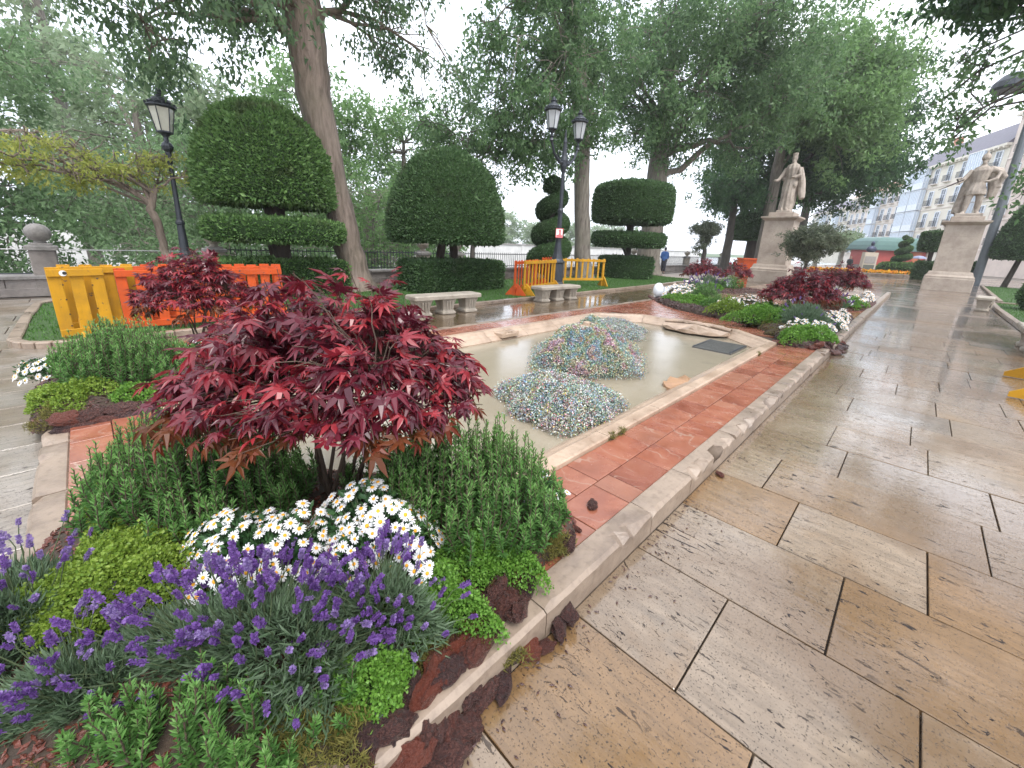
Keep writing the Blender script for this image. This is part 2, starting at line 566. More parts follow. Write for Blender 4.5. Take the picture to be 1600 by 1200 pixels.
# ------------------------------------------------------------------ ground to the horizon, river, far bank
M['ground'] = plain('park_ground', (.24, .20, .165), .7, .2, 1.5, .2, kind='World')
sheet('ground', [(-300, -400), (600, -400), (600, 14.6), (-300, 14.6)], -.035, M['ground'])
t = NT('river_water')
t.set((.09, .11, .085), .12); t.bump(t.noise(t.coord('World'), 3.0, 3), .25, .05)
sheet('river_water', [(-300, 14.6), (600, 14.6), (600, 64), (-300, 64)], -3.6, t.m)
M['bank'] = plain('bank_grass', (.055, .10, .03), .9, .4, 1.0, .3, kind='World')
sheet('far_bank_ground', [(-300, 64.3), (600, 64.3), (600, 500), (-300, 500)], -.6, M['bank'])
sheet('near_bank_slope', [(-60, 14.9), (14.9 * 0 + 120, 14.9), (120, 17), (-60, 17)], -1.2, M['bank'])

# ------------------------------------------------------------------ right hand promenade: slabs of travertine in rows
prom = sheet('promenade_paving', [(-.44, -2.08), (60, -2.08), (60, .80), (-.44, .80)], -.026, M['joint'])
far_p = sheet('promenade_far_paving', [(16.43, -2.08), (70, -2.08), (70, .80), (16.43, .80)], -.004, M['trav_far'])
sheet('plaza_paving', [(26.2, .80), (70, .80), (70, 8.0), (26.2, 8.0)], -.006, M['trav_far'])
row_j = {0: [.05, -.75], 1: [.32, -.352], 2: [-.06, -.95], 3: [.25, -.372], 4: [.475, -.62], 5: [.115, -.70], 6: [.262, -.38], 7: [-.265, -1.1], 8: [.25, -.55], 9: [.42, -.45],
         10: [-.10, -1.0], 11: [.30, -.5], 12: [.05, -.8]}
gs = np.random.default_rng(21)
for k in range(-2, 26):
    x0 = .69 + .605 * k; x1 = x0 + .605
    js = row_j.get(k)
    if js is None:
        js = [gs.uniform(-.3, .5), gs.uniform(-1.1, -.6)]
    js = [.795] + js
    while js[-1] > -1.45: js.append(js[-1] - gs.uniform(.6, 1.0))
    js.append(-2.07)
    for a, b in zip(js[:-1], js[1:]):
        if a - b < .08: continue
        gx, gy = .0036, .0026 if gs.uniform() < .6 else .0042
        mb = MB(); dz = gs.normal(0, .0012)
        mb.cbox((0, 0, 0), (x1 - x0 - 2 * gx, a - b - 2 * gy, .03), .0025)
        mb.build('slab', M['trav'], prom, loc=((x0 + x1) / 2, (a + b) / 2, -.0155 + dz), rot=(gs.normal(0, .0005), gs.normal(0, .0005), 0))

# near-left paving beyond the short kerb of the fountain
left_p = sheet('left_paving', [(-9, .8), (-.44, .8), (-.44, 14.0), (-9, 14.0)], -.026, M['joint'])
ys = [.95, 1.45, 1.95, 2.45, 2.95, 3.45, 3.96, 4.45, 5.0, 5.5, 6.05, 6.6, 7.15, 7.65, 8.2, 8.8, 9.4, 10.0, 10.6, 11.2, 11.8, 12.4, 13.0, 13.6]
for a, b in zip(ys[:-1], ys[1:]):
    x = -.445
    while x > -3.2:
        w = gs.uniform(.7, 1.15) if x < -.45 else gs.uniform(.35, 1.1)
        mb = MB(); mb.cbox((0, 0, 0), (w - .012, b - a - .012, .03), .004)
        mb.build('slab', M['trav_near'], left_p, loc=(x - w / 2, (a + b) / 2, -.0155), rot=(gs.normal(0, .0015), gs.normal(0, .0015), 0))
        x -= w
sheet('left_far_paving', [(-40, .8), (-3.3, .8), (-3.3, 14.0), (-40, 14.0)], -.008, M['trav_left'])
sheet('side_paving', [(-.44, 5.78), (34, 5.78), (34, 8.75), (-.44, 8.75)], -.004, M['trav_left'])
sheet('terrace_path', [(-.44, 12.9), (60, 12.9), (60, 14.0), (-.44, 14.0)], -.007, M['trav_left'])


# ------------------------------------------------------------------ kerb stones with worn, chipped edges
def kerb_stone(L, Wd, Hh, seed, chip=.03, seg=.05):
    """block along x, outer face at -y, with chips bitten out of the outer top edge"""
    g = np.random.default_rng(seed)
    n = max(4, int(L / seg)); ph = g.uniform(0, 100)
    sec = [(-Wd / 2, 0), (-Wd / 2, Hh * .55), (-Wd / 2, Hh - .018), (-Wd / 2 + .018, Hh), (0, Hh), (Wd / 2 - .008, Hh), (Wd / 2, Hh - .008), (Wd / 2, 0)]
    V = []
    for i in range(n + 1):
        x = -L / 2 + L * i / n
        nz = mnoise.noise(Vector((x * 5 + ph, ph, 0))) + .5 * mnoise.noise(Vector((x * 14 + ph, 3.1, 0)))
        c = max(0.0, nz - .12) * chip * 2.6
        ee = .006 if i in (0, n) else 0
        for j, (y, z) in enumerate(sec):
            yy, zz = y, z
            if j == 2: zz -= c * 1.3; yy += c * .15
            if j == 3: yy += c * 1.6; zz -= c * .35
            if j == 4: zz -= .002 * (nz > .25)
            if j in (3, 4, 5): zz -= ee
            zz += .003 * mnoise.noise(Vector((x * 9 + ph, j * .7, 2.0))) if 1 <= j <= 6 else 0
            yy += .004 * mnoise.noise(Vector((x * 7 + ph, j * .9, 5.0))) if 0 < j < 3 else 0
            V.append((x, yy, zz))
    k = len(sec)
    F = [(i * k + j, (i + 1) * k + j, (i + 1) * k + j + 1, i * k + j + 1) for i in range(n) for j in range(k - 1)]
    mb = MB(); mb.addm(np.array(V), [np.array(F)[:, ::-1], np.array([list(range(k))]), np.array([list(range(n * k + k - 1, n * k - 1, -1))])])
    return mb


M['bed_fill'] = M['soil']
outer = [(.9, 1.475), (8.0, 1.475), (8.75, 2.3), (8.75, 4.3), (8.0, 5.085), (.9, 5.085), (.24, 4.3), (.24, 2.3)]


def ring_sheet(name, x0, y0, x1, y1, z, mat):
    """rectangle with the octagon of the basin cut out"""
    V = [(x, y, z) for x, y in [(x0, y0), (x1, y0), (x1, y1), (x0, y1)] + outer]
    q = [(0, 1, 5, 4), (1, 2, 7, 6), (2, 3, 9, 8), (3, 0, 11, 10)]
    tr = [(1, 6, 5), (2, 8, 7), (3, 10, 9), (0, 4, 11)]
    o = put(name, np_mesh(name, V, [np.array(q), np.array(tr)], mat)); o['kind'] = 'structure'
    return o


kerb = ring_sheet('raised_border', -.36, .87, 26, 5.69, .02, M['joint'])
xs = [-.44, .15, 1.10, 2.05, 2.62, 3.55, 4.33, 4.95, 5.52, 6.3, 7.1, 7.9, 8.8, 9.8, 10.9, 12, 13.2, 14.4, 15.8, 17.2, 18.8, 20.4, 22, 24, 26]
chips = {1: .05, 2: .07, 3: .03, 4: .14, 5: .08, 6: .15, 7: .17, 8: .10, 9: .08}
for i, (a, b) in enumerate(zip(xs[:-1], xs[1:])):
    kerb_stone(b - a - .006, .145, .145, 40 + i, chips.get(i, .025)).build('kerb_stone', M['kerb'], kerb, loc=((a + b) / 2, .867, 0))
    if a < 16: kerb_stone(b - a - .006, .145, .13, 80 + i, .02, .1).build('kerb_stone', M['kerb'], kerb, loc=((a + b) / 2, 5.705, 0), rot=(0, 0, PI))
yy = [.95, 1.75, 2.55, 3.3, 4.1, 4.9, 5.62]
for i, (a, b) in enumerate(zip(yy[:-1], yy[1:])):
    kerb_stone(b - a - .006, .145, .10, 120 + i, .03).build('kerb_stone', M['kerb'], kerb, loc=(-.365, (a + b) / 2, 0), rot=(0, 0, -PI / 2))

# ------------------------------------------------------------------ red marble border tiles, two rows round the basin
tiles = ring_sheet('tile_border', -.29, .945, 16, 5.63, .095, M['joint'])
gt = np.random.default_rng(5)


def tile(cx, cy, sx, sy, z=.1245):
    mb = MB(); mb.cbox((0, 0, 0), (sx - .006, sy - .006, .03), .003)
    mb.build('tile', M['red'], tiles, loc=(cx, cy, z - .015 + gt.normal(0, .0008)), rot=(gt.normal(0, .002), gt.normal(0, .002), 0))


for y0, y1 in ((.945, 1.21), (1.21, 1.475)):
    x = 1.0 + gt.uniform(0, .2)
    while x < 9.3:
        w = gt.choice([.18, .24, .30, .36]) if gt.uniform() < .85 else .45
        tile(x + w / 2, (y0 + y1) / 2, w, y1 - y0); x += w
for y0, y1 in ((5.09, 5.36), (5.36, 5.63)):
    x = .6
    while x < 9.4:
        w = gt.choice([.3, .45, .6]); tile(x + w / 2, (y0 + y1) / 2, w, y1 - y0); x += w
for x0, x1 in ((-.29, -.065), (-.065, .235)):
    y = 2.2
    while y < 5.0:
        w = gt.choice([.26, .30, .36]); tile((x0 + x1) / 2, y + w / 2, x1 - x0, w); y += w
for x0, x1 in ((8.76, 9.06), (9.06, 9.4), (9.4, 9.75)):
    y = 1.48
    while y < 5.0:
        w = gt.choice([.3, .42, .55]); tile((x0 + x1) / 2, min(y + w / 2, 5.08 - w / 2), x1 - x0, w); y += w
x = 9.8
while x < 15.9:
    for y0 in np.arange(.95, 5.6, .93):
        tile(x + .45, y0 + .46, .9, .92)
    x += .9
# pale pink paving of the border further on
M['pink'] = travertine('pink_paving', (.48, .34, .27), (.40, .30, .25), (.46, .27, .19), per_obj=False, slabs=((0, 0, R_(90)), .8, .45))
sheet('border_far_paving', [(16.0, .95), (26, .95), (26, 5.62), (16.0, 5.62)], .11, M['pink'])

# ------------------------------------------------------------------ basin: water, moulded rim of limestone blocks, carved blocks
t = NT('basin_water')
v = t.coord('World')
cc = t.ramp(t.noise(v, .9, 4), [(.3, (.245, .208, .150)), (.7, (.315, .272, .205))])
cc = t.mix(t.ramp(t.noise(v, 2.3, 5, .6), [(.62, 0.0), (.72, .35)]), cc, (.17, .155, .11))
t.set(cc, .06)
hb = t.math('ADD', t.noise(v, 22, 3), t.math('MULTIPLY', t.noise(v, 60, 2), .5))
t.bump(hb, .10, .02)
M['water'] = t.m
sheet('basin_water', [(1.05, 1.77), (7.85, 1.77), (8.45, 2.42), (8.45, 4.18), (7.85, 4.79), (1.05, 4.79), (.53, 4.18), (.53, 2.42)], .015, M['water'])
rim = thing('basin_rim', 'pale limestone rim of the shallow octagonal fountain basin', 'fountain', (0, 0, 0))
prof = [(0, .10), (0, .152), (.012, .162), (.11, .162), (.125, .156), (.150, .125), (.20, .095), (.25, .080), (.30, .050), (.325, .035), (.33, -.03)]
nO = len(outer)
O = np.array(outer)
E = [O[(i + 1) % nO] - O[i] for i in range(nO)]
Nrm = [np.array([-e[1], e[0]]) / np.linalg.norm(e) for e in E]
for i in range(nO):
    L = np.linalg.norm(E[i]); ns = max(1, round(L / .92))
    m0 = (Nrm[i - 1] + Nrm[i]) / (1 + Nrm[i - 1] @ Nrm[i]); m1 = (Nrm[i] + Nrm[(i + 1) % nO]) / (1 + Nrm[i] @ Nrm[(i + 1) % nO])
    for s in range(ns):
        if ns > 1 and i == 6 and s == 99: continue
        P0 = O[i] + E[i] * (s / ns); P1 = O[i] + E[i] * ((s + 1) / ns)
        a0 = m0 if s == 0 else Nrm[i]; a1 = m1 if s == ns - 1 else Nrm[i]
        ed = E[i] / L * .003
        V = [(*(P0 + ed + a0 * d), z) for d, z in prof] + [(*(P1 - ed + a1 * d), z) for d, z in prof]
        k = len(prof)
        F = [(j, j + k, j + k + 1, j + 1) for j in range(k - 1)]
        V = np.array(V); c0 = np.array([*((P0 + P1) / 2), 0]); V = V - c0
        mb = MB(); mb.addm(V, [np.array(F), np.array([list(range(k))]), np.array([list(range(2 * k - 1, k - 1, -1))])])
        mb.build('rim_stone', M['rim'], rim, loc=tuple(c0))


def scroll_block(c, rz, mat):
    mb = MB()
    mb.cbox((0, 0, .06), (.40, .42, .14), .02, rz)
    mb.cbox((0, 0, .135), (.30, .30, .03), .012, rz)
    a, b = math.cos(rz), math.sin(rz)
    for s in (-1, 1):
        mb.tube([(a * s * .16 - b * -.2, b * s * .16 + a * -.2, .12), (a * s * .16 - b * .2, b * s * .16 + a * .2, .12)], .045, 10, cap=True)
    for q in (-.07, 0, .07):
        mb.tube([(a * q + b * .16, b * q - a * .16, .155), (a * q - b * .16, b * q + a * .16, .155)], .016, 6, cap=True)
    return mb.build('carved_block', mat, rim, loc=c, bevel=.006, scale=(1, 1, .45))


scroll_block((4.86, 4.93, .07), 0, M['rim'])
mb = MB(); th = np.linspace(0, PI, 15); rr = 1 + .07 * np.cos(th * 9)
Vb = [(0, 0, .085)] + [(.36 * math.cos(a) * q, .26 * math.sin(a) * q, .05 + .018 * math.cos(a * 9)) for a, q in zip(th, rr)]
nb_ = len(th); Vb += [(x * 1.02, y * 1.02, -.03) for x, y, z in Vb[1:]]
mb.addm(np.array(Vb), [np.array([(0, j, j + 1) for j in range(1, nb_)]), np.array([(j, j + nb_, j + nb_ + 1, j + 1) for j in range(1, nb_)])])
mb.build('carved_block', M['rim_orange'], rim, loc=(4.85, 1.70, .0))
scroll_block((7.85, 4.95, .06), R_(45), M['rim'])


def carved_shell(c):
    mb = MB()
    # scalloped lip over the water
    n = 28; V = [(0, 0, .085)]; 
    for j in range(n + 1):
        a = -PI / 2 + PI * j / n
        r = .62 + .035 * math.cos(a * 9)
        V.append((-.46 * math.cos(a) * r / .62, .66 * math.sin(a), -.02 + .06 * abs(math.cos(a * 4.5))))
    F = [(0, j, j + 1) for j in range(1, n + 1)]
    mb.add(V, F)
    mb.add(np.array(V) * np.array([1, 1, 0]) + np.array([0, 0, -.03]), [f[::-1] for f in F])
    k = len(V)
    VV = np.array(V[1:]); W2 = VV * np.array([1, 1, 0]) + np.array([0, 0, -.03])
    mb.add(np.concatenate([VV, W2]), [(j, j + n + 1, j + n + 2, j + 1) for j in range(n)])
    # carved scrolls behind the lip
    for y, r in ((-.45, .10), (-.2, .12), (0, .15), (.2, .12), (.45, .10)):
        th = np.linspace(0, 2.6 * PI, 22)
        rr = r * (1 - th / (3.4 * PI))
        mb.tube(np.stack([.16 + rr * np.cos(th), y + rr * np.sin(th), .075 + .012 * np.sin(th)], -1), .028, 6)
    mb.tube([(.05, -.66, .06), (.12, -.3, .085), (.05, 0, .09), (.12, .3, .085), (.05, .66, .06)], .04, 8)
    return mb.build('carved_shell', M['rim'], rim, smooth=False, loc=c)


carved_shell((8.46, 3.02, .085))
# flat grate lying in the water
gr = thing('water_grate', 'dark flat rectangular grate lying in the basin near its far corner', 'grate', (7.45, 2.2, .015))
mb = MB(); mb.cbox((0, 0, .012), (.86, .62, .024), .004); mb.build('plate', plain('grate_metal', (.10, .10, .095), .35, .2, 10, .2, .2), gr)
mb = MB()
for i in range(20): mb.box((-.40 + i * .042, 0, .027), (.010, .56, .006))
mb.build('bar', plain('grate_bar', (.15, .15, .14), .4, .2, 10, .2, .2), gr)
for sx, sy in ((0, -.29), (0, .29)):
    mb = MB(); mb.box((sx, sy, .028), (.84, .03, .008)); mb.build('frame_bar', M['iron'], gr)


# mounds of tiny coloured pieces standing in the water
def bead_mat(name, grey, colour):
    t = NT(name)
    r = t.rnd()
    st = [(0, (.55, .62, .56)), (.14, (.06, .10, .07)), (.26, (.85, .88, .86)), (.40, (.12, .22, .15)), (.50, (.04, .05, .05)), (.58, (.50, .58, .62)), (.66, (.66, .26, .38)), (.72, (.12, .34, .66)),
          (.78, (.66, .54, .12)), (.84, (.62, .10, .12)), (.89, (.20, .52, .20)), (.94, (.92, .92, .90))]
    c = t.ramp(r, [(p_, tuple(min(1, k_ * .85) for k_ in c_)) for p_, c_ in st], 'CONSTANT')
    v = t.coord('Object')
    p = t.ramp(t.noise(v, 5.0, 2), [(0, (.60, .20, .34)), (.40, (.58, .46, .16)), (.48, (.22, .42, .26)), (.55, (.16, .36, .56)), (.62, (.56, .24, .20))], 'CONSTANT')
    c = t.mix(colour, c, t.mix(.3, p, (.08, .13, .10)))
    t.set(t.mix(grey, c, (.26, .31, .30)), .35)
    return t.m


TETRA = (np.array([(1, 1, 1), (-1, -1, 1), (-1, 1, -1), (1, -1, -1)], float) * .8, [np.array([(0, 1, 3), (0, 2, 1), (0, 3, 2), (1, 2, 3)])])


def bead_mound(label, c, rx, ry, h, n, mat, seed, bumps=0.12):
    g = np.random.default_rng(seed)
    th = g.uniform(0, 2 * PI, n); q = np.sqrt(g.uniform(0, 1, n))
    x, y = q * np.cos(th), q * np.sin(th)
    ed = 1 + .12 * np.sin(3 * th + seed) + .08 * np.sin(7 * th) + np.where(q > .8, np.abs(g.normal(0, .07, n)), 0)
    lump = np.array([mnoise.noise(Vector((a * 2.2 + seed, b * 2.2, 1))) for a, b in zip(x, y)])
    z = h * (np.cos(np.clip(q, 0, 1) * PI / 2) ** .62) * (1 + bumps * 2 * lump) + np.abs(g.normal(0, .018, n))
    P = np.stack([x * rx * ed, y * ry * ed, np.maximum(z, 0)], -1)
    th_ = thing('bead_mound', label, 'mound', c, 0, 'speckled mounds standing in the basin')
    mb = MB(); scatter(mb, LEAF4[0] * np.array([2.2, 1.4, 1.5]), LEAF4[1], P, frames(g.normal(size=(n, 3)), g), g.uniform(.006, .016, n))
    o = mb.build('beads', mat, th_); o['kind'] = 'stuff'
    # the heap beneath
    prof = [(1.0, -.01)] + [(math.sin(a), math.cos(a)) for a in np.linspace(PI / 2, 0, 7)]
    mb = MB(); mb.lathe([(max(r, .0) * .84, max(z, 0) * h * .72) for r, z in prof], 24, sx=rx, sy=ry)
    mb.build('heap', plain('heap_core', (.07, .09, .08), .6, .4, 20, .3), th_, smooth=True)
    return th_


bead_mound('low speckled mound of tiny coloured pieces nearest the red tiles', (3.12, 2.33, .01), .52, .60, .30, 46000, bead_mat('beads_pale', .10, .25), 3)
bead_mound('tallest speckled mound, with pink, yellow and blue patches, mid basin', (4.60, 3.06, .01), .70, .70, .55, 66000, bead_mat('beads_mixed', .0, .50), 5, .2)
bead_mound('pale speckled mound behind the tallest one at the far left of the basin', (6.75, 3.95, .01), .72, .62, .26, 28000, bead_mat('beads_grey', .25, .12), 8)
tp = thing('spout_stone', 'pale stone spout poking out of the top of the tallest speckled mound', 'fountain spout', (4.60, 3.06, .50))
mb = MB(); mb.lathe([(.10, 0), (.12, .04), (.10, .075), (.055, .085), (.05, .12), (.03, .13)], 12); mb.build('spout', M['rim'], tp)
# ------------------------------------------------------------------ lawns with stone edging
M['grass'] = leaf_mat('grass_blade', [(.035, .10, .012), (.06, .16, .022), (.09, .21, .035), (.045, .13, .02)], .6, .3)
M['turf'] = plain('turf_soil', (.035, .075, .016), .9, .35, 14, .4, kind='World')


def lawn(name, poly, n, near=None, label=None):
    sheet(name, poly, .055, M['turf'])
    P = np.array(poly); lo, hi = P.min(0), P.max(0)
    g = np.random.default_rng(len(name))
    pts = g.uniform(lo, hi, (n * 2, 2))
    inside = np.zeros(len(pts), bool)
    j = len(P) - 1
    for i in range(len(P)):
        c = ((P[i, 1] > pts[:, 1]) != (P[j, 1] > pts[:, 1])) & (pts[:, 0] < (P[j, 0] - P[i, 0]) * (pts[:, 1] - P[i, 1]) / (P[j, 1] - P[i, 1] + 1e-12) + P[i, 0])
        inside ^= c; j = i
    pts = pts[inside][:n]
    n = len(pts)
    D = np.stack([g.normal(0, .35, n), g.normal(0, .35, n), np.ones(n)], -1)
    mb = MB()
    T = (BLADE[0] * np.array([2.6, 1, 1]), BLADE[1])
    scatter(mb, *T, np.column_stack([pts, np.full(n, .05)]), frames(D, g), g.uniform(.035, .075, n))
    o = mb.build('grass', M['grass'])
    tag(o, label, 'grass', kind='stuff')


def edging(pts, w=.13, h=.085, name='lawn_edging', seg=.6, mat=None):
    """row of edging stones along a polyline"""
    root = bpy.data.objects.new(name, None); C.objects.link(root); root['kind'] = 'structure'
    g = np.random.default_rng(3)
    for a, b in zip(pts[:-1], pts[1:]):
        a, b = np.array(a), np.array(b); L = np.linalg.norm(b - a); k = max(1, round(L / seg)); rz = math.atan2(b[1] - a[1], b[0] - a[0])
        for i in range(k):
            c = a + (b - a) * (i + .5) / k
            mb = MB(); mb.cbox((0, 0, h / 2), (L / k - .006, w + g.normal(0, .004), h + g.normal(0, .003)), .012)
            mb.build('edging_stone', mat or M['kerb'], root, loc=(c[0], c[1], 0), rot=(0, 0, rz + g.normal(0, .006)))


arc = [(-.78 + .5 - .5 * math.cos(a), 8.5 - .45 * math.sin(a)) for a in np.linspace(0, PI / 2, 6)]
lawn_poly = [(-.72, 12.2), (-.78, 10.5), (-.78, 8.5)] + arc[1:] + [(3, 8.05), (6.7, 8.12), (11, 8.2), (17.8, 8.5), (24, 8.9), (24, 12.8), (0, 12.8)]
lawn('lawn_left', lawn_poly, 50000, label='strip of green lawn under the clipped yews beside the wet paving')
edging([(0, 12.86), (-.6, 12.6), (-.80, 12.2), (-.85, 10.5), (-.85, 8.5)] + [(x - .05, y - .05) for x, y in arc[1:]] + [(3, 8.0), (6.7, 8.06), (11, 8.14), (17.8, 8.44), (24, 8.84)])
lawn('lawn_right', [(13.2, -2.2), (22.4, -2.28), (26, -2.4), (26, -8), (13.2, -8)], 16000, label='green lawn behind the stone bench at the right edge')
lawn('lawn_right_far', [(27.2, -2.75), (45, -3.4), (45, -9), (27.2, -9)], 16000, label='green lawn beyond the kerb right of the helmeted statue')
edging([(8, -2.12), (13.2, -2.14), (22.4, -2.22), (26, -2.34)], .15, .11, 'right_edging', .8)
edging([(27.2, -2.68), (45, -3.3)], .15, .11, 'right_far_edging', 1.2)
edging([(26.1, -2.4), (26.1, -8)], .15, .11, 'right_cross_edging', 1.2)
sheet('right_walk', [(8, -40), (70, -40), (70, -2.08), (8, -2.08)], -.012, M['trav_far'])

# ------------------------------------------------------------------ river parapet: low wall, railing, piers
wall = thing('parapet_wall', 'low grey stone parapet wall along the river terrace', 'wall', (0, 14.35, 0))
g = np.random.default_rng(9)
x = -14.0
while x < 48:
    L = g.uniform(.8, 1.5)
    mb = MB(); mb.cbox((0, 0, .09), (L - .008, .46, .18), .012); mb.build('stone', M['wall'], wall, loc=(x + L / 2, g.normal(0, .006), -.01))
    mb = MB(); mb.cbox((0, 0, .10), (L - .008, .40, .20), .012); mb.build('stone', M['wall'], wall, loc=(x + L / 2 + .3, .02 + g.normal(0, .006), .17))
    x += L
x = -14.0
while x < 48:
    L = g.uniform(1.2, 1.8)
    mb = MB(); mb.cbox((0, 0, .04), (L - .006, .52, .08), .02); mb.build('coping_stone', M['grey_stone'], wall, loc=(x + L / 2, 0, .37))
    x += L

pier_x = [-7.2, -.66, 2.6, 9.5, 11.2, 18.5, 26.5, 35.6, 44]


def pier(x, ball, label):
    t_ = thing('parapet_pier', label, 'pier', (x, 14.35, 0), 0, None)
    mb = MB(); mb.cbox((0, 0, .5), (.42, .42, 1.0), .02); mb.build('shaft', M['wall'] if ball else M['bench'], t_)
    mb = MB(); mb.cbox((0, 0, 1.05), (.52, .52, .10), .02); mb.cbox((0, 0, 1.125), (.36, .36, .05), .01); mb.build('cap', M['grey_stone'], t_)
    mb = MB()
    if ball:
        mb.lathe([(.12, 1.15), (.10, 1.18)] + [(.215 * math.sin(a), 1.375 - .20 * math.cos(a)) for a in np.linspace(.45, PI, 12)], 24)
        mb.build('ball', M['grey_stone'], t_, smooth=True)
    else:
        mb.lathe([(.14, 1.15), (.09, 1.19), (.11, 1.23), (.21, 1.32), (.24, 1.42), (.22, 1.47), (.13, 1.50), (.14, 1.53), (.05, 1.58), (0.0, 1.60)], 18)
        mb.build('urn', M['bench'], t_, smooth=True)


labs = ['stone pier with ball far beyond the left edge', 'grey stone pier topped by a ball behind the yellow barrier', 'stone urn pier half hidden behind the tiered yew with mushroom dome',
        'stone urn pier left behind the egg shaped yew', 'stone urn pier right behind the egg shaped yew', 'stone urn pier behind the spiral clipped yew',
        'stone urn pier behind the drum shaped yew', 'stone urn pier beside the bonsai shaped pine', 'farthest stone urn pier on the terrace railing']
for i, x in enumerate(pier_x): pier(x, i < 2, labs[i])


def railing(x0, x1, label, bars):
    t_ = thing('river_railing', label, 'railing', (x0, 14.35, .45))
    L = x1 - x0
    if bars:
        for z in (.08, .62):
            mb = MB(); mb.box((L / 2, 0, z), (L, .03, .03)); mb.build('rail', M['iron'], t_)
        me = None
        k = int(L / .13)
        mb = MB(); mb.box((0, 0, .36), (.016, .016, .66)); me = mb.mesh('bar', M['iron'])
        for i in range(1, k): put('bar', me, t_, (L * i / k, 0, 0))
    else:
        mb = MB(); mb.tube([(0, 0, .56), (L, 0, .56)], .012, 6); mb.build('rail', plain('pale_cable', (.45, .45, .45), .4, .1, 5, 0), t_)
        mb = MB(); mb.tube([(0, 0, .03), (L, 0, .03)], .016, 6); mb.build('rail', M['iron'], t_)


railing(-6.95, -.9, 'thin cable rail over the parapet left of the ball pier', False)
railing(-.42, 2.35, 'thin cable rail over the parapet right of the ball pier', False)
railing(2.85, 9.25, 'iron railing behind the leaning tree trunk', True)
railing(9.75, 10.95, 'short iron railing between the two close urn piers', True)
railing(11.45, 18.25, 'iron railing behind the lamp with two lanterns', True)
railing(18.75, 26.25, 'iron railing behind the drum shaped yew', True)
railing(26.75, 35.35, 'iron railing left of the bonsai shaped pine', True)
railing(35.85, 43.75, 'iron railing right of the bonsai shaped pine', True)

# far embankment wall across the river
t = NT('white_embankment'); v = t.coord('World')
t.set(t.ramp(t.noise(v, .5, 5, .6), [(.3, (.50, .49, .48)), (.7, (.68, .66, .65))]), .8)
fw = thing('embankment_wall', 'long whitish embankment wall on the far side of the river', 'wall', (0, 64, 0))
mb = MB(); mb.box((40, 0, -1.3), (260, .6, 5.0)); mb.build('wall_face', t.m, fw)
mb = MB(); mb.box((40, 0, 1.32), (260, .9, .28)); mb.build('coping', M['grey_stone'], fw)
for i in range(26):
    mb = MB(); mb.box((-60 + i * 8.0, -.36, -1.1), (.7, .14, 4.5)); mb.build('buttress', t.m, fw)
# ------------------------------------------------------------------ clipped yews
M['yew'] = leaf_mat('yew_leaf', [(.066, .138, .038), (.105, .205, .056), (.16, .27, .085), (.082, .168, .046)], .5, .25, (1.3, (.075, .095, .040)), spec=.3)
M['yew_dark'] = leaf_mat('yew_leaf_dark', [(.044, .090, .036), (.072, .140, .052), (.108, .185, .072), (.055, .112, .044)], .5, .25, (1.3, (.060, .072, .036)), spec=.3)
M['yew_thin'] = None
M['yew_core'] = plain('yew_inside', (.020, .040, .013), .9, .4, 12, .5, spec=.1)
M['yew_trunk'] = bark_mat('yew_trunk', (.02, .015, .012), (.07, .05, .04))


def surf_points(V, Fl, n, g):
    T = []
    for F in Fl:
        for j in range(1, F.shape[1] - 1): T.append(F[:, [0, j, j + 1]])
    T = np.concatenate(T)
    a, b, c = V[T[:, 0]], V[T[:, 1]], V[T[:, 2]]
    N = np.cross(b - a, c - a); A = np.linalg.norm(N, axis=1)
    ok = A > 1e-9
    a, b, c, N, A = a[ok], b[ok], c[ok], N[ok], A[ok]
    i = g.choice(len(A), n, p=A / A.sum())
    u, v = g.uniform(size=n), g.uniform(size=n)
    f = u + v > 1; u[f], v[f] = 1 - u[f], 1 - v[f]
    P = a[i] + u[:, None] * (b - a)[i] + v[:, None] * (c - a)[i]
    return P, (N / A[:, None])[i]


def clip_part(root, name, mb, n, mat, size=.10, seed=1, lay=.55, sub='leaves', rough=.02):
    """a clipped volume: dark core with a coat of short leafy sprays"""
    V, Fl, _ = mb.arrays()
    g = np.random.default_rng(seed)
    core = mb.build(name, M['yew_core'], root, smooth=False)
    P, N = surf_points(V, Fl, n, g)
    tang = np.cross(N, np.array([0, 0, 1.0])); tang += g.normal(0, .15, tang.shape)
    sgn = g.choice([-1, 1], n)[:, None]
    D = N * 1.0 + tang * lay * sgn + np.array([0, 0, .25]) + g.normal(0, .35, N.shape)
    # the leaf faces lie close to the surface, in ragged rows
    P = P + N * (g.normal(-.015, rough, n)[:, None])
    out = MB()
    T = (LEAF4[0] * np.array([1.15, 1, 1]), LEAF4[1])
    scatter(out, *T, P, frames(D, g), g.uniform(.6, 1.25, n) * size * np.where(g.uniform(size=n) < .03, 1.8, 1.0))
    o = out.build(sub, mat, core)
    o['kind'] = 'stuff'
    return core


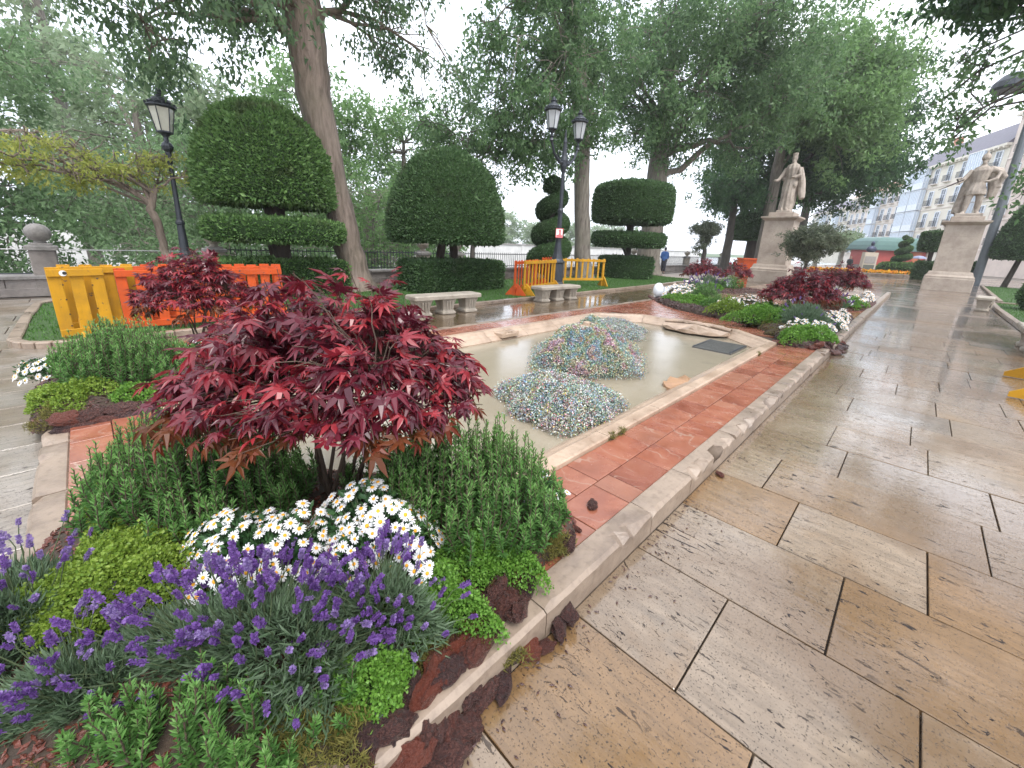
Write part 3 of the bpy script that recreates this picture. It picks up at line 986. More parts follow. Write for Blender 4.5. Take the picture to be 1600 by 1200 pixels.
def rbox(cx, cy, z0, z1, lx, ly, r=.2, n=5, wob=0.03, seed=0):
    """rounded, slightly uneven clipped block"""
    g = np.random.default_rng(seed); mb = MB()
    ring = []
    for qx, qy, a0 in ((1, -1, -PI / 2), (1, 1, 0), (-1, 1, PI / 2), (-1, -1, PI)):
        for a in np.linspace(a0, a0 + PI / 2, n):
            ring.append((qx * (lx / 2 - r) + r * math.cos(a), qy * (ly / 2 - r) + r * math.sin(a)))
    ring = np.array(ring); k = len(ring)
    lv = [(0.94, z0), (1.0, z0 + .12)] + [(1.0, z0 + (z1 - z0) * q) for q in (.35, .65)] + [(1.0, z1 - .12), (.985, z1 - .05), (.94, z1), (.5, z1 + .02), (0.02, z1 + .02)]
    V = []
    for s, z in lv:
        V += [(cx + x * s * (1 + wob * mnoise.noise(Vector((x, y, z + seed)))), cy + y * s * (1 + wob * mnoise.noise(Vector((x, y, z + 9 + seed)))), z) for x, y in ring]
    F = [(i * k + j, i * k + (j + 1) % k, (i + 1) * k + (j + 1) % k, (i + 1) * k + j) for i in range(len(lv) - 1) for j in range(k)]
    mb.addm(np.array(V), [np.array(F), np.array([list(range(k - 1, -1, -1))])])
    return mb


def rlathe(prof, n=28, c=(0, 0, 0), sx=1, sy=1, wob=.03, seed=0):
    mb = MB(); mb.lathe(prof, n, c, sx=sx, sy=sy)
    for V in mb.V:
        for q in V:
            s = 1 + wob * mnoise.noise(Vector((q[0] * .9, q[1] * .9, q[2] * .9 + seed)))
            q[0] = c[0] + (q[0] - c[0]) * s; q[1] = c[1] + (q[1] - c[1]) * s
    return mb


# tiered yew: block, disc, mushroom dome
y1 = thing('clipped_yew', 'large tiered yew with mushroom dome over a disc and square hedge base', 'topiary', (3.62, 12.1, 0))
clip_part(y1, 'hedge_base', rbox(-.25, 0, .02, .90, 3.6, 1.5, .12), 18000, M['yew'], .072, 1)
clip_part(y1, 'disc', rlathe([(1.05, 1.40), (1.52, 1.41), (1.60, 1.47), (1.62, 1.66), (1.60, 1.83), (1.52, 1.90), (.8, 1.93), (0, 1.93)], 36, seed=2), 20000, M['yew'], .070, 2)
clip_part(y1, 'dome', rlathe([(1.0, 2.30), (1.42, 2.27), (1.50, 2.33), (1.52, 2.62), (1.49, 3.0), (1.40, 3.45), (1.22, 3.88), (.96, 4.22), (.6, 4.44), (.27, 4.54), (0, 4.56)], 36, (-.12, 0, 0), seed=3), 44000, M['yew'], .078, 3)
mb = MB(); mb.tube([(0, 0, 0), (.05, 0, .8), (0, 0, 1.6), (0, 0, 2.6)], [.28, .24, .26, .2], 10, wob=.08); mb.build('trunk', M['yew_trunk'], y1)

# egg shaped yew on two stems over a hedge
y2 = thing('clipped_yew', 'tall egg shaped yew standing on two stems above a rectangular hedge', 'topiary', (8.15, 10.95, 0))
clip_part(y2, 'hedge_base', rbox(.28, 0, .02, .95, 3.5, 1.5, .3, seed=3), 18000, M['yew_dark'], .074, 4)
clip_part(y2, 'dome', rlathe([(1.3, 1.56), (1.68, 1.56), (1.78, 1.64), (1.80, 1.9), (1.76, 2.35), (1.63, 2.85), (1.42, 3.32), (1.12, 3.74), (.75, 4.02), (.35, 4.17), (0, 4.20)], 36, seed=5), 38000, M['yew_dark'], .076, 5)
for dx in (-.28, .34):
    mb = MB(); mb.tube([(dx * 1.3, .1, 0), (dx, .05, .8), (dx * .8, 0, 1.3), (dx * .5, 0, 2.0)], [.14, .12, .13, .1], 8, wob=.1); mb.build('trunk', M['yew_trunk'], y2)


# spiral yew
def spiral(root, c, turns, z0, z1, R0, R1, tr0, tr1, n, mat, size, seed):
    th = np.linspace(0, turns * 2 * PI, int(turns * 18))
    q = th / th[-1]
    rad = R0 + (R1 - R0) * q; tr = tr0 + (tr1 - tr0) * q
    pts = np.stack([c[0] + rad * np.cos(th), c[1] + rad * np.sin(th), z0 + (z1 - z0) * q], -1)
    mb = MB(); mb.tube(pts, tr, 10, cap=True)
    return clip_part(root, 'spiral', mb, n, mat, size, seed)


y3 = thing('clipped_yew', 'dark spiral clipped yew behind the lamp with two lanterns', 'topiary', (14.95, 12.3, 0))
spiral(y3, (0, 0), 3.0, .55, 3.75, .60, .32, .52, .36, 16000, M['yew_dark'], .09, 6)
clip_part(y3, 'top', rlathe([(.2, 3.75), (.45, 3.95), (.42, 4.25), (.2, 4.42), (0, 4.5)], 14), 1600, M['yew_dark'], .09, 7)
mb = MB(); mb.tube([(0, 0, 0), (0, 0, 4)], [.2, .08], 8); mb.build('trunk', M['yew_trunk'], y3)

# drum yew
y4 = thing('clipped_yew', 'drum shaped yew over a thin disc and a low round hedge', 'topiary', (20.5, 11.5, 0))
clip_part(y4, 'hedge_base', rlathe([(1.3, .02), (1.42, .1), (1.45, .6), (1.42, 1.05), (1.3, 1.12), (0, 1.14)], 28, seed=8), 7000, M['yew_dark'], .10, 8)
clip_part(y4, 'disc', rlathe([(1.2, 1.70), (1.8, 1.72), (1.92, 1.85), (1.92, 2.2), (1.8, 2.34), (0, 2.36)], 28, seed=9), 8000, M['yew_dark'], .10, 9)
clip_part(y4, 'drum', rlathe([(1.3, 2.86), (1.85, 2.88), (2.0, 3.0), (2.05, 3.7), (2.0, 4.45), (1.85, 4.66), (.9, 4.86), (0, 4.9)], 28, seed=10), 13000, M['yew_dark'], .10, 10)
mb = MB(); mb.tube([(0, 0, 0), (.1, 0, 1.4), (0, 0, 3.0)], [.22, .16, .2], 8, wob=.1); mb.tube([(0, 0, 1.2), (-.5, -.1, 1.5), (-.9, -.1, 1.8)], [.1, .08, .06], 6); mb.build('trunk', M['yew_trunk'], y4)

# yew far behind, left of the cloaked statue
y5 = thing('clipped_yew', 'dark mushroom shaped yew with thick trunk left of the cloaked statue', 'topiary', (41.0, 11.0, 0))
clip_part(y5, 'cap', rlathe([(1.3, 2.75), (2.0, 2.8), (2.15, 3.0), (2.1, 3.9), (1.8, 4.5), (1.2, 4.9), (0, 5.0)], 24, seed=11), 7000, M['yew_dark'], .13, 11)
clip_part(y5, 'hedge_base', rlathe([(1.1, .02), (1.2, .1), (1.2, .8), (1.0, .9), (0, .92)], 20, seed=12), 2500, M['yew_dark'], .13, 12)
mb = MB(); mb.tube([(0, 0, 0), (0, 0, 3)], [.55, .5], 10, wob=.05); mb.build('trunk', M['yew_trunk'], y5)

# right edge: umbrella yew, dark ball bush
y6 = thing('clipped_yew', 'dark dome clipped yew on a bare trunk at the right edge', 'topiary', (44.8, -4.45, 0))
clip_part(y6, 'dome', rlathe([(1.2, 2.05), (1.75, 2.05), (1.88, 2.25), (1.85, 3.0), (1.65, 4.0), (1.3, 5.0), (.8, 5.8), (.35, 6.2), (0, 6.3)], 24, (.1, -.55, 0), seed=13), 9000, M['yew_dark'], .14, 13)
mb = MB(); mb.tube([(.0, .15, 0), (.0, 0, 1), (0, -.2, 2.6)], [.17, .15, .14], 8, wob=.06); mb.build('trunk', M['yew_trunk'], y6)
y7 = thing('ball_bush', 'dark clipped ball bush cut off by the right edge', 'topiary', (23.6, -3.50, 0))
clip_part(y7, 'ball', rlathe([(.3, .03), (.7, .2), (.85, .55), (.75, .95), (.45, 1.2), (0, 1.28)], 20, seed=14), 5000, M['yew_dark'], .08, 14)

# small topiaries near the kiosk and beside the helmeted statue
y8 = thing('clipped_yew', 'small green spiral topiary on a round hedge in front of the red kiosk', 'topiary', (59.5, 1.75, 0))
clip_part(y8, 'hedge_base', rlathe([(1.5, .02), (1.75, .2), (1.8, .9), (1.5, 1.25), (0, 1.3)], 22, seed=15), 3500, M['yew'], .16, 15)
spiral(y8, (0, 0), 3.2, 1.4, 3.9, .55, .25, .38, .25, 3500, M['yew'], .14, 16)
y9 = thing('clipped_yew', 'dark drum topiary over a box hedge left of the helmeted statue pedestal', 'topiary', (52.0, -.25, 0))
clip_part(y9, 'hedge_base', rbox(0, 0, .02, 1.5, 1.6, 1.6, .3, seed=16), 3000, M['yew_dark'], .14, 17)
clip_part(y9, 'drum', rlathe([(.75, 2.5), (.95, 2.55), (1.0, 3.2), (.92, 4.0), (0, 4.15)], 20, seed=17), 3500, M['yew_dark'], .14, 18)
mb = MB(); mb.tube([(0, 0, 0), (0, 0, 2.8)], .16, 8); mb.build('trunk', M['yew_trunk'], y9)
y10 = thing('clipped_yew', 'dark clipped bush peeking out behind the right of the helmeted statue pedestal', 'topiary', (46, -2.35, 0))
clip_part(y10, 'block', rbox(0, 0, .02, 1.6, 1.0, 1.0, .25, seed=18), 2500, M['yew_dark'], .14, 19)
# ------------------------------------------------------------------ trees
M['bark_brown'] = bark_mat('bark_brown', (.085, .062, .048), (.26, .20, .165))
M['bark_grey'] = bark_mat('bark_grey', (.075, .062, .052), (.22, .19, .16))
M['bark_dark'] = bark_mat('bark_dark', (.025, .021, .019), (.085, .072, .062))
M['lf_feather'] = leaf_mat('leaf_feathery', [(0.069, 0.126, 0.065), (0.115, 0.196, 0.092), (0.173, 0.275, 0.126), (0.092, 0.15, 0.081)], .5, .55)
M['lf_plane'] = leaf_mat('leaf_plane', [(.068, .135, .056), (.115, .210, .085), (.170, .280, .115), (.086, .160, .066)], .45, .55)
M['lf_bright'] = leaf_mat('leaf_bright', [(.105, .20, .068), (.155, .27, .092), (.21, .34, .13), (.12, .22, .08)], .5, .55)
M['lf_dark'] = leaf_mat('leaf_dark', [(0.034, 0.081, 0.037), (0.057, 0.129, 0.053), (0.095, 0.19, 0.071), (0.043, 0.095, 0.043)], .4, .55)
M['lf_pale_haze'] = leaf_mat('leaf_pale_haze', [(.18, .25, .13), (.25, .33, .19), (.33, .41, .26), (.21, .29, .16)], .55, .55)  # pale leaf colour stands in for mist over distant trees
M['lf_yellow'] = leaf_mat('leaf_yellow_green', [(.26, .30, .06), (.35, .38, .085), (.43, .45, .12), (.24, .30, .07)], .5, .55)
M['lf_river_haze'] = leaf_mat('leaf_river_haze', [(.115, .20, .085), (.165, .27, .12), (.22, .33, .16), (.13, .22, .10)], .5, .55)  # greens lightened so the colour itself carries some of the haze
M['lf_olive'] = leaf_mat('leaf_olive', [(0.07, 0.098, 0.056), (0.119, 0.147, 0.091), (0.182, 0.21, 0.14), (0.091, 0.119, 0.07)], .5, .5)


def tree(name, label, base, trunk, trad, blobs, nleaf, lsize, leaf, bark, seed, nclump=60, nlimb=7, csize=.8, droop=.3, limb_t=(.55, 1.0), tmpl=TRI, limb_r=.35, flat=.6, group=None, extra=None, twr=.018, dens=.90):
    g = np.random.default_rng(seed)
    root = thing(name, label, 'tree', base, 0, group)
    tp = np.array(trunk, float)
    # refine the trunk line
    ti = np.linspace(0, len(tp) - 1, max(10, len(tp) * 4)); fi = np.floor(ti).astype(int).clip(0, len(tp) - 2); fr = (ti - fi)[:, None]
    tl = tp[fi] * (1 - fr) + tp[fi + 1] * fr
    tr_ = np.interp(ti, np.arange(len(tp)), trad)
    tl[1:-1] += g.normal(0, .02, tl[1:-1].shape)
    tr_ = tr_ * np.where(tl[:, 2] < .6, 1 + .35 * (1 - tl[:, 2] / .6).clip(0, 1), 1)
    mb = MB(); mb.tube(tl, tr_, 14, wob=.07, seed=seed)
    # clump centres through the volume of the crown
    cl = []
    wts = np.array([b[6] if len(b) > 6 else b[3] * b[4] * b[5] for b in blobs], float); wts /= wts.sum()
    cnt = g.multinomial(nclump, wts)
    for b, k in zip(blobs, cnt):
        d = g.normal(size=(k, 3)); d /= np.linalg.norm(d, axis=1)[:, None]
        r = g.uniform(.25, 1, k) ** .55
        cl.append(np.array(b[:3]) + d * r[:, None] * np.array(b[3:6]))
    cl = np.concatenate(cl)
    # limbs
    nodes = [tl[int(len(tl) * .75):]]; nrad = [tr_[int(len(tl) * .75):]]
    pick = g.choice(len(cl), min(nlimb, len(cl)), replace=False)
    limbs = MB()
    for i in pick:
        t0 = g.uniform(*limb_t); k = min(len(tl) - 1, int(t0 * (len(tl) - 1)))
        a, b = tl[k], cl[i]
        L = np.linalg.norm(b - a)
        p = bendline(a, b, L * g.uniform(.02, .18), 9, g, L * .022)
        r0 = min(tr_[k] * limb_r * g.uniform(.8, 1.25), .3)
        rr = np.linspace(r0, max(.02, r0 * .18), 9)
        limbs.tube(p, rr, 7, wob=.05, seed=seed + i)
        nodes.append(p[2:]); nrad.append(rr[2:])
    NP = np.concatenate(nodes); NR = np.concatenate(nrad)
    tw = MB()
    for c in cl:
        d = np.linalg.norm(NP - c, axis=1) + np.where(NP[:, 2] > c[2] + .5, 1.0, 0)
        k = d.argmin()
        p = bendline(NP[k], c, d[k] * .08, 6, g, d[k] * .03)
        rr = np.linspace(min(NR[k] * .6, .05 + .012 * d[k]), twr * .6, 6)
        tw.tube(p, rr, 5)
        # side twigs
        for q in range(3):
            e = c + g.normal(0, csize * .8, 3) * np.array([1, 1, .6])
            tw.tube(bendline(p[3], e, .1, 4, g, .05), [twr, twr * .8, twr * .6, twr * .4], 4)
    mb.build('trunk', bark, root, smooth=True)
    if pick.size: limbs.build('limbs', bark, root, smooth=True)
    tw.build('twigs', bark, root)['kind'] = 'stuff'
    # leaves hang on sprays inside each clump
    nleaf = int(nleaf * dens); lsize = lsize * 1.0
    per = g.multinomial(nleaf, np.full(len(cl), 1 / len(cl)))
    ci = np.repeat(np.arange(len(cl)), per)
    n = len(ci)
    sub = g.normal(0, 1, (len(cl), 7, 3)) * np.array([1, 1, flat]) * csize * .72
    P = cl[ci] + sub[ci, g.integers(0, 7, n)] + g.normal(0, 1, (n, 3)) * np.array([1, 1, flat]) * csize * .24
    P[:, 2] -= droop * csize * np.abs(g.normal(0, .5, n))
    D = g.normal(0, .8, (n, 3)); D[:, 2] -= droop * 1.6
    lb = MB(); scatter(lb, *tmpl, P, frames(D, g), g.uniform(.6, 1.3, n) * lsize)
    cr = lb.build('crown', leaf, root); cr['kind'] = 'stuff'
    return root


# 1 leaning trunk in front of the terrace, feathery crown
tree('leaning_tree', 'big tree with leaning brown trunk and feathery drooping crown', (5.6, 11.9, 0),
     [(0, 0, 0), (-.25, .05, 1.5), (-.55, .1, 3.2), (-.85, .1, 5.0), (-1.0, .1, 6.6), (-1.1, 0, 8.2)], [.40, .37, .36, .40, .46, .30],
     [(-3.4, -.6, 7.3, 2.9, 2.4, 1.5), (-6.0, -.5, 7.0, 1.6, 1.8, 1.4), (1.2, -.5, 7.7, 1.6, 1.8, 1.5), (-1.2, -1, 8.8, 3.4, 2.4, 1.2), (3.0, -1, 6.9, .9, 1.0, 1.2), (-3.0, .5, 5.3, 1.6, .8, .8, 2.2)],
     30000, .16, M['lf_feather'], M['bark_brown'], 11, 105, 14, .55, .9, (.62, .97), TRI, .22, .85)
# 2 straight slim trunk behind the two lantern lamp
tree('slim_tree', 'slim straight tree right behind the lamp with two lanterns', (17.4, 12.0, 0),
     [(0, 0, 0), (-.25, .25, 3), (-.40, .45, 6), (-.75, .65, 8.6), (-.9, .8, 10.2), (-1.3, 1.0, 12)], [.40, .35, .34, .34, .30, .2],
     [(-4.5, 1, 8.0, 2.8, 2.4, 2.4), (-2.2, .5, 10.6, 3.2, 2.6, 2.2), (-5.2, .5, 11.2, 2.2, 2.2, 1.6), (.8, .3, 10.4, 1.6, 2.2, 2.2), (-3.8, .5, 5.9, 2.0, 1.6, 1.2, 7), (-1.0, 0, 7.0, 1.4, 1.2, 1.1, 3)],
     36000, .21, M['lf_plane'], M['bark_grey'], 23, 120, 14, .70, .5, (.55, .98), TRI, .32, .7)
# 3 large dense tree behind the drum yew
tree('broad_tree', 'broad dense green tree with a forked trunk behind the drum shaped yew', (25.7, 12.9, 0),
     [(0, 0, 0), (.1, 0, 2.5), (-.1, 0, 5), (.2, .2, 7.5), (.3, .3, 10), (.5, .3, 13)], [.78, .66, .62, .55, .45, .25],
     [(0, -1, 11.5, 4.6, 4.2, 4.2), (2.8, -2.5, 8.6, 3.2, 3.0, 2.4), (-2.6, -.5, 9.2, 2.6, 2.6, 2.8), (3.5, -4.0, 11.5, 3.8, 3.2, 3.4), (0, -2.5, 14.2, 5.5, 4.5, 2.0)],
     60000, .25, M['lf_plane'], M['bark_grey'], 37, 150, 12, 1.05, .4, (.4, .95), TRI, .35, .75)
# 4 chestnut behind the cloaked statue, dark underside
tree('chestnut_tree', 'dense chestnut with dark underside behind the cloaked statue', (45.0, 11.5, 0),
     [(0, 0, 0), (0, 0, 3), (.2, .1, 6), (.3, .2, 10)], [.75, .65, .6, .35],
     [(0, -1, 10.5, 7.0, 6.5, 5.0), (1.0, -5.0, 9.6, 6.0, 4.2, 4.0), (-3.5, 1, 8.0, 4.5, 3.5, 3.0), (1.0, -6.6, 10.4, 4.0, 3.0, 3.4), (0, -3, 15, 7, 6, 2.5)],
     62000, .36, M['lf_dark'], M['bark_dark'], 41, 170, 12, 1.35, .5, (.4, .95), TRI, .5, .7)
tree('lime_tree', 'bright green tree crown high between the broad tree and the chestnut', (38.0, 9.5, 0),
     [(0, 0, 0), (.1, 0, 4), (0, 0, 9), (.2, 0, 13)], [.45, .4, .34, .2],
     [(0, -1.5, 13.0, 5.2, 4.6, 3.6), (-1, -3.5, 9.8, 4.0, 3.2, 2.8), (.5, -4.0, 12.5, 4.0, 2.6, 3.2)],
     40000, .31, M['lf_bright'], M['bark_grey'], 43, 110, 9, 1.2, .4, (.45, .95), TRI, .5, .75)
tree('chestnut_tree', 'leafy tree edge reaching over the pale houses', (60.0, 11.2, 0),
     [(0, 0, 0), (.1, 0, 4), (0, 0, 9), (.2, 0, 12)], [.5, .45, .36, .2],
     [(0, -1.0, 13.0, 6.2, 5.4, 4.4), (1, -4.2, 11.4, 4.6, 3.4, 3.2)],
     26000, .46, M['lf_plane'], M['bark_dark'], 47, 80, 8, 1.5, .4, (.45, .95), TRI, .5, .75)
# far thin trunk beside the clipped pine
tree('thin_tree', 'thin dark trunked tree between the clipped pine and the mushroom yew', (37.5, 11.9, 0),
     [(0, 0, 0), (.1, 0, 3), (-.1, .1, 6.5), (0, 0, 9)], [.36, .28, .22, .12],
     [(-2.0, -.3, 6.2, 2.4, 1.8, 1.2), (1.5, 0, 7.5, 2.0, 1.8, 1.4)], 9000, .26, M['lf_dark'], M['bark_dark'], 53, 40, 7, .75, .6, (.6, .95))

# slim young tree between the two clipped yews
tree('young_tree', 'slender young tree with thin trunk right of the egg shaped yew', (11.0, 13.1, 0),
     [(0, 0, 0), (0, 0, 2.2), (.05, 0, 3.6), (.0, 0, 4.6)], [.10, .085, .075, .05],
     [(-.9, 0, 5.2, 1.5, 1.0, .9), (.9, 0, 5.4, 1.2, 1.0, .9), (-1.8, 0, 6.0, 1.2, .9, .8), (.8, 0, 3.9, .6, .5, .8, .5)], 7000, .16, M['lf_plane'], M['bark_dark'], 61, 44, 7, .45, .5, (.8, 1.0))
# small yellow green tree behind the barriers
tree('golden_tree', 'small crooked tree with flat yellow green crown behind the barriers', (1.45, 12.75, 0),
     [(0, 0, 0), (-.08, 0, .9), (-.16, 0, 1.7), (-.22, 0, 2.1), (-.05, 0, 2.45)], [.085, .078, .078, .078, .06],
     [(-1.6, -.1, 2.80, 1.3, .9, .42), (.2, .0, 2.85, .9, .7, .40), (-3.2, -.2, 2.75, 1.1, .8, .35)], 6000, .10, M['lf_yellow'], M['bark_brown'], 67, 64, 10, .27, .5, (.75, 1.0), TRI, .42, .35, twr=.012)

# round small tree before the houses, clipped pine, plane row near the kiosk
tree('olive_tree', 'small round grey green tree right of the cloaked statue pedestal', (25.5, 4.25, 0),
     [(0, 0, 0), (.02, 0, .8), (0, 0, 1.6)], [.085, .075, .06],
     [(0, 0, 2.30, 1.10, 1.10, .85)], 16000, .12, M['lf_olive'], M['bark_dark'], 71, 70, 8, .30, .2, (.6, 1.0), TRI, .5, .8, twr=.01)
tree('clipped_pine', 'small cloud shaped pine on a dark stem by the river railing', (34.5, 12.6, 0),
     [(0, 0, 0), (.15, 0, .9), (-.1, 0, 1.9), (.2, 0, 2.8)], [.22, .18, .14, .08],
     [(-.9, 0, 2.1, .9, .7, .35), (.8, 0, 2.5, .9, .7, .35), (0, 0, 3.3, 1.5, .9, .5)], 7000, .16, M['lf_olive'], M['bark_dark'], 73, 40, 6, .35, .1, (.5, 1.0))
pg = 'pollarded plane trees by the kiosk'
for i, (x, y) in enumerate([(72, 11.0), (70, 8.0), (76, 14.0)]):
    tree('plane_tree', ['pale pollarded plane just left of the red kiosk', 'pale pollarded plane nearest the red kiosk wall', 'pale pollarded plane farthest left of the kiosk'][i], (x, y, 0),
         [(0, 0, 0), (.1, 0, 1.4), (0, 0, 2.5)], [.3, .28, .3], [(0, 0, 3.7, 2.6, 2.3, 1.0)], 4200, .34, M['lf_pale_haze'], bark_mat('bark_pale_%d' % i, (.30, .28, .25), (.48, .46, .42)), 80 + i, 34, 8, .75, .2, (.7, 1.0), group=pg)

# right edge: branches of trees standing outside the picture
tree('overhanging_tree', 'dark leafed tree whose branches hang in from the top right corner', (13.0, -5.2, 0),
     [(0, 0, 0), (.1, .2, 3), (.2, .6, 5.5), (.3, 1.4, 7.6)], [.4, .36, .32, .2],
     [(1.0, 5.3, 7.25, 2.2, .9, .45, 8), (.2, 4.4, 7.0, 2.0, .9, .55, 6), (2.8, 4.9, 7.9, 1.8, 1.0, .6, 5), (-3.5, 2.2, 8.6, 2.6, 2.2, 1.0, 14), (-6.5, 2.6, 9.6, 2.2, 2.6, 1.0, 12), (-1.0, 1.5, 9.6, 3.0, 2.2, 1.0, 12), (-7.5, 7.2, 10.0, 2.6, 1.8, .9, 10)],  # later clumps, unseen above the frame, added to darken paving reflections
     26000, .17, M['lf_dark'], M['bark_dark'], 91, 190, 12, .46, .5, (.8, 1.0), LEAF4, .4, .5)
tree('overhanging_tree', 'sparse leafed tree whose thin branches cross the sky before the helmeted statue', (17.0, -6.2, 0),
     [(0, 0, 0), (0, .2, 3), (.1, .8, 5.5), (.2, 2.2, 7.6)], [.3, .26, .22, .12],
     [(-.5, 6.4, 6.0, 1.8, .8, 1.0, 5), (-.6, 6.6, 5.2, 1.4, .5, .8, 2), (-.3, 4.6, 3.5, 1.2, .35, .6, 2), (.2, 5.0, 6.6, 2.0, .8, .8, 4)],
     2300, .15, M['lf_plane'], M['bark_dark'], 95, 60, 10, .34, .5, (.6, 1.0), LEAF4, .3, .6, twr=.009)

# ------------------------------------------------------------------ trees beyond the parapet
rv = [
    ('river_tree', 'pale green poplar like tree tall at the far left', -9.0, 38, 20, 3.4, 'lf_pale_haze', .42, 15000),
    ('river_tree', 'tall pale poplar left of the single lantern lamp', .5, 44, 25, 3.6, 'lf_pale_haze', .44, 16000),
    ('river_tree', 'dark spire shaped tree cut by the left edge', -15, 33, 15, 3.4, 'lf_river_haze', .40, 10000),
    ('river_tree', 'rounded mid green tree beyond the ball pier', -3.5, 25, 10.5, 4.6, 'lf_river_haze', .23, 30000),
    ('river_tree', 'dense green tree beyond the parapet left of the tiered yew', 3.0, 30, 11.5, 5.0, 'lf_pale_haze', .36, 18000),
    ('river_tree', 'bright green tree behind the mushroom dome yew', 10.5, 27, 12.5, 3.8, 'lf_bright', .32, 16000),
    ('river_tree', 'light green weeping tree right of the leaning trunk', 16.5, 27, 11.5, 3.6, 'lf_bright', .30, 20000),
    ('river_tree', 'dark green thicket tree low behind the golden tree', -9.5, 21, 6.6, 4.2, 'lf_river_haze', .17, 27000),
    ('river_tree', 'low bushy tree just beyond the parapet behind the barriers', 3.8, 20.5, 5.6, 3.4, 'lf_river_haze', .16, 25000),
    ('river_tree', 'low bushy tree beyond the railing by the leaning trunk', 10.5, 21, 5.0, 3.0, 'lf_bright', .16, 20000),
]
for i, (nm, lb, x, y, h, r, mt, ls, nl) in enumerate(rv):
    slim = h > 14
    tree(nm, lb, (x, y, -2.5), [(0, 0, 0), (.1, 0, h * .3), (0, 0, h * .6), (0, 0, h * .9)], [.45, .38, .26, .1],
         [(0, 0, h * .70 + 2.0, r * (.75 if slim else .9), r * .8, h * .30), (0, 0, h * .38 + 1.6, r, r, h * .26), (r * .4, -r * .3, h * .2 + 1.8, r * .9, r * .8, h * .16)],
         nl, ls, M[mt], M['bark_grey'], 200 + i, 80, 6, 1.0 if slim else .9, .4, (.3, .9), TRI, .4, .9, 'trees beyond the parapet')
# far bank trees, paled by leaf colour as well as by the haze volume
far = [(30, 74, 9, 7), (44, 78, 11, 8), (58, 73, 8, 7), (72, 80, 12, 9), (88, 76, 9, 8), (104, 82, 11, 9), (122, 80, 10, 9), (142, 86, 12, 10), (165, 88, 11, 10)]
fl = ['behind the egg shaped yew', 'right of the slender young tree', 'behind the spiral yew', 'right of the slim tree trunk', 'behind the drum shaped yew', 'left of the walker in blue', 'above the walker in blue', 'behind the clipped pine', 'left of the mushroom yew']
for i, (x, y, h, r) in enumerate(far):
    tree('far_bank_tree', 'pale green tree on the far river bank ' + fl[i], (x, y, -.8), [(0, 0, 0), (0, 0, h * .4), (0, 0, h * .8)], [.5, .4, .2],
         [(0, 0, h * .55, r, r * .8, h * .42), (r * .6, 0, h * .3, r * .7, r * .6, h * .28)], 6500, .75, M['lf_pale_haze'], M['bark_grey'], 300 + i, 45, 4, 1.5, .3, (.4, .9), group='trees on the far bank')
# ------------------------------------------------------------------ wooden barriers
def paint_mat(name, col, wear):
    t = NT(name)
    v = t.coord('Object', rnd=True)
    a = t.noise(v, 2.5, 4)
    c = np.array(col)
    cc = t.ramp(a, [(.3, tuple(c * .84)), (.7, tuple(np.minimum(1, c * 1.1)))])
    gr = t.noise(t.coord('Object', scale=(20, 20, 1.5), rnd=True), 2.0, 4)
    cc = t.mix(t.ramp(gr, [(.3, .25), (.5, 0.0)]), cc, tuple(c * .55))
    ch = t.noise(v, 14, 5, .6)
    cc = t.mix(t.ramp(ch, [(.64, 0.0), (.68, 1.0)]), cc, wear)
    cc = t.mix(t.ramp(t.noise(v, 4.0, 6, .7), [(.45, 0.0), (.75, .55)]), cc, tuple(c * .45 + np.array([.03, .025, .02])))
    t.set(cc, .62)
    t.b.inputs['Specular IOR Level'].default_value = .3
    t.bump(gr, .15, .005)
    return t.m


M['yellow'] = paint_mat('yellow_paint', (.50, .25, .010), (.12, .08, .05))
M['orange'] = paint_mat('orange_paint', (.50, .072, .010), (.10, .05, .04))
M['rust'] = plain('rusty_bolt', (.06, .035, .025), .6, .3, 20, .2, .4)


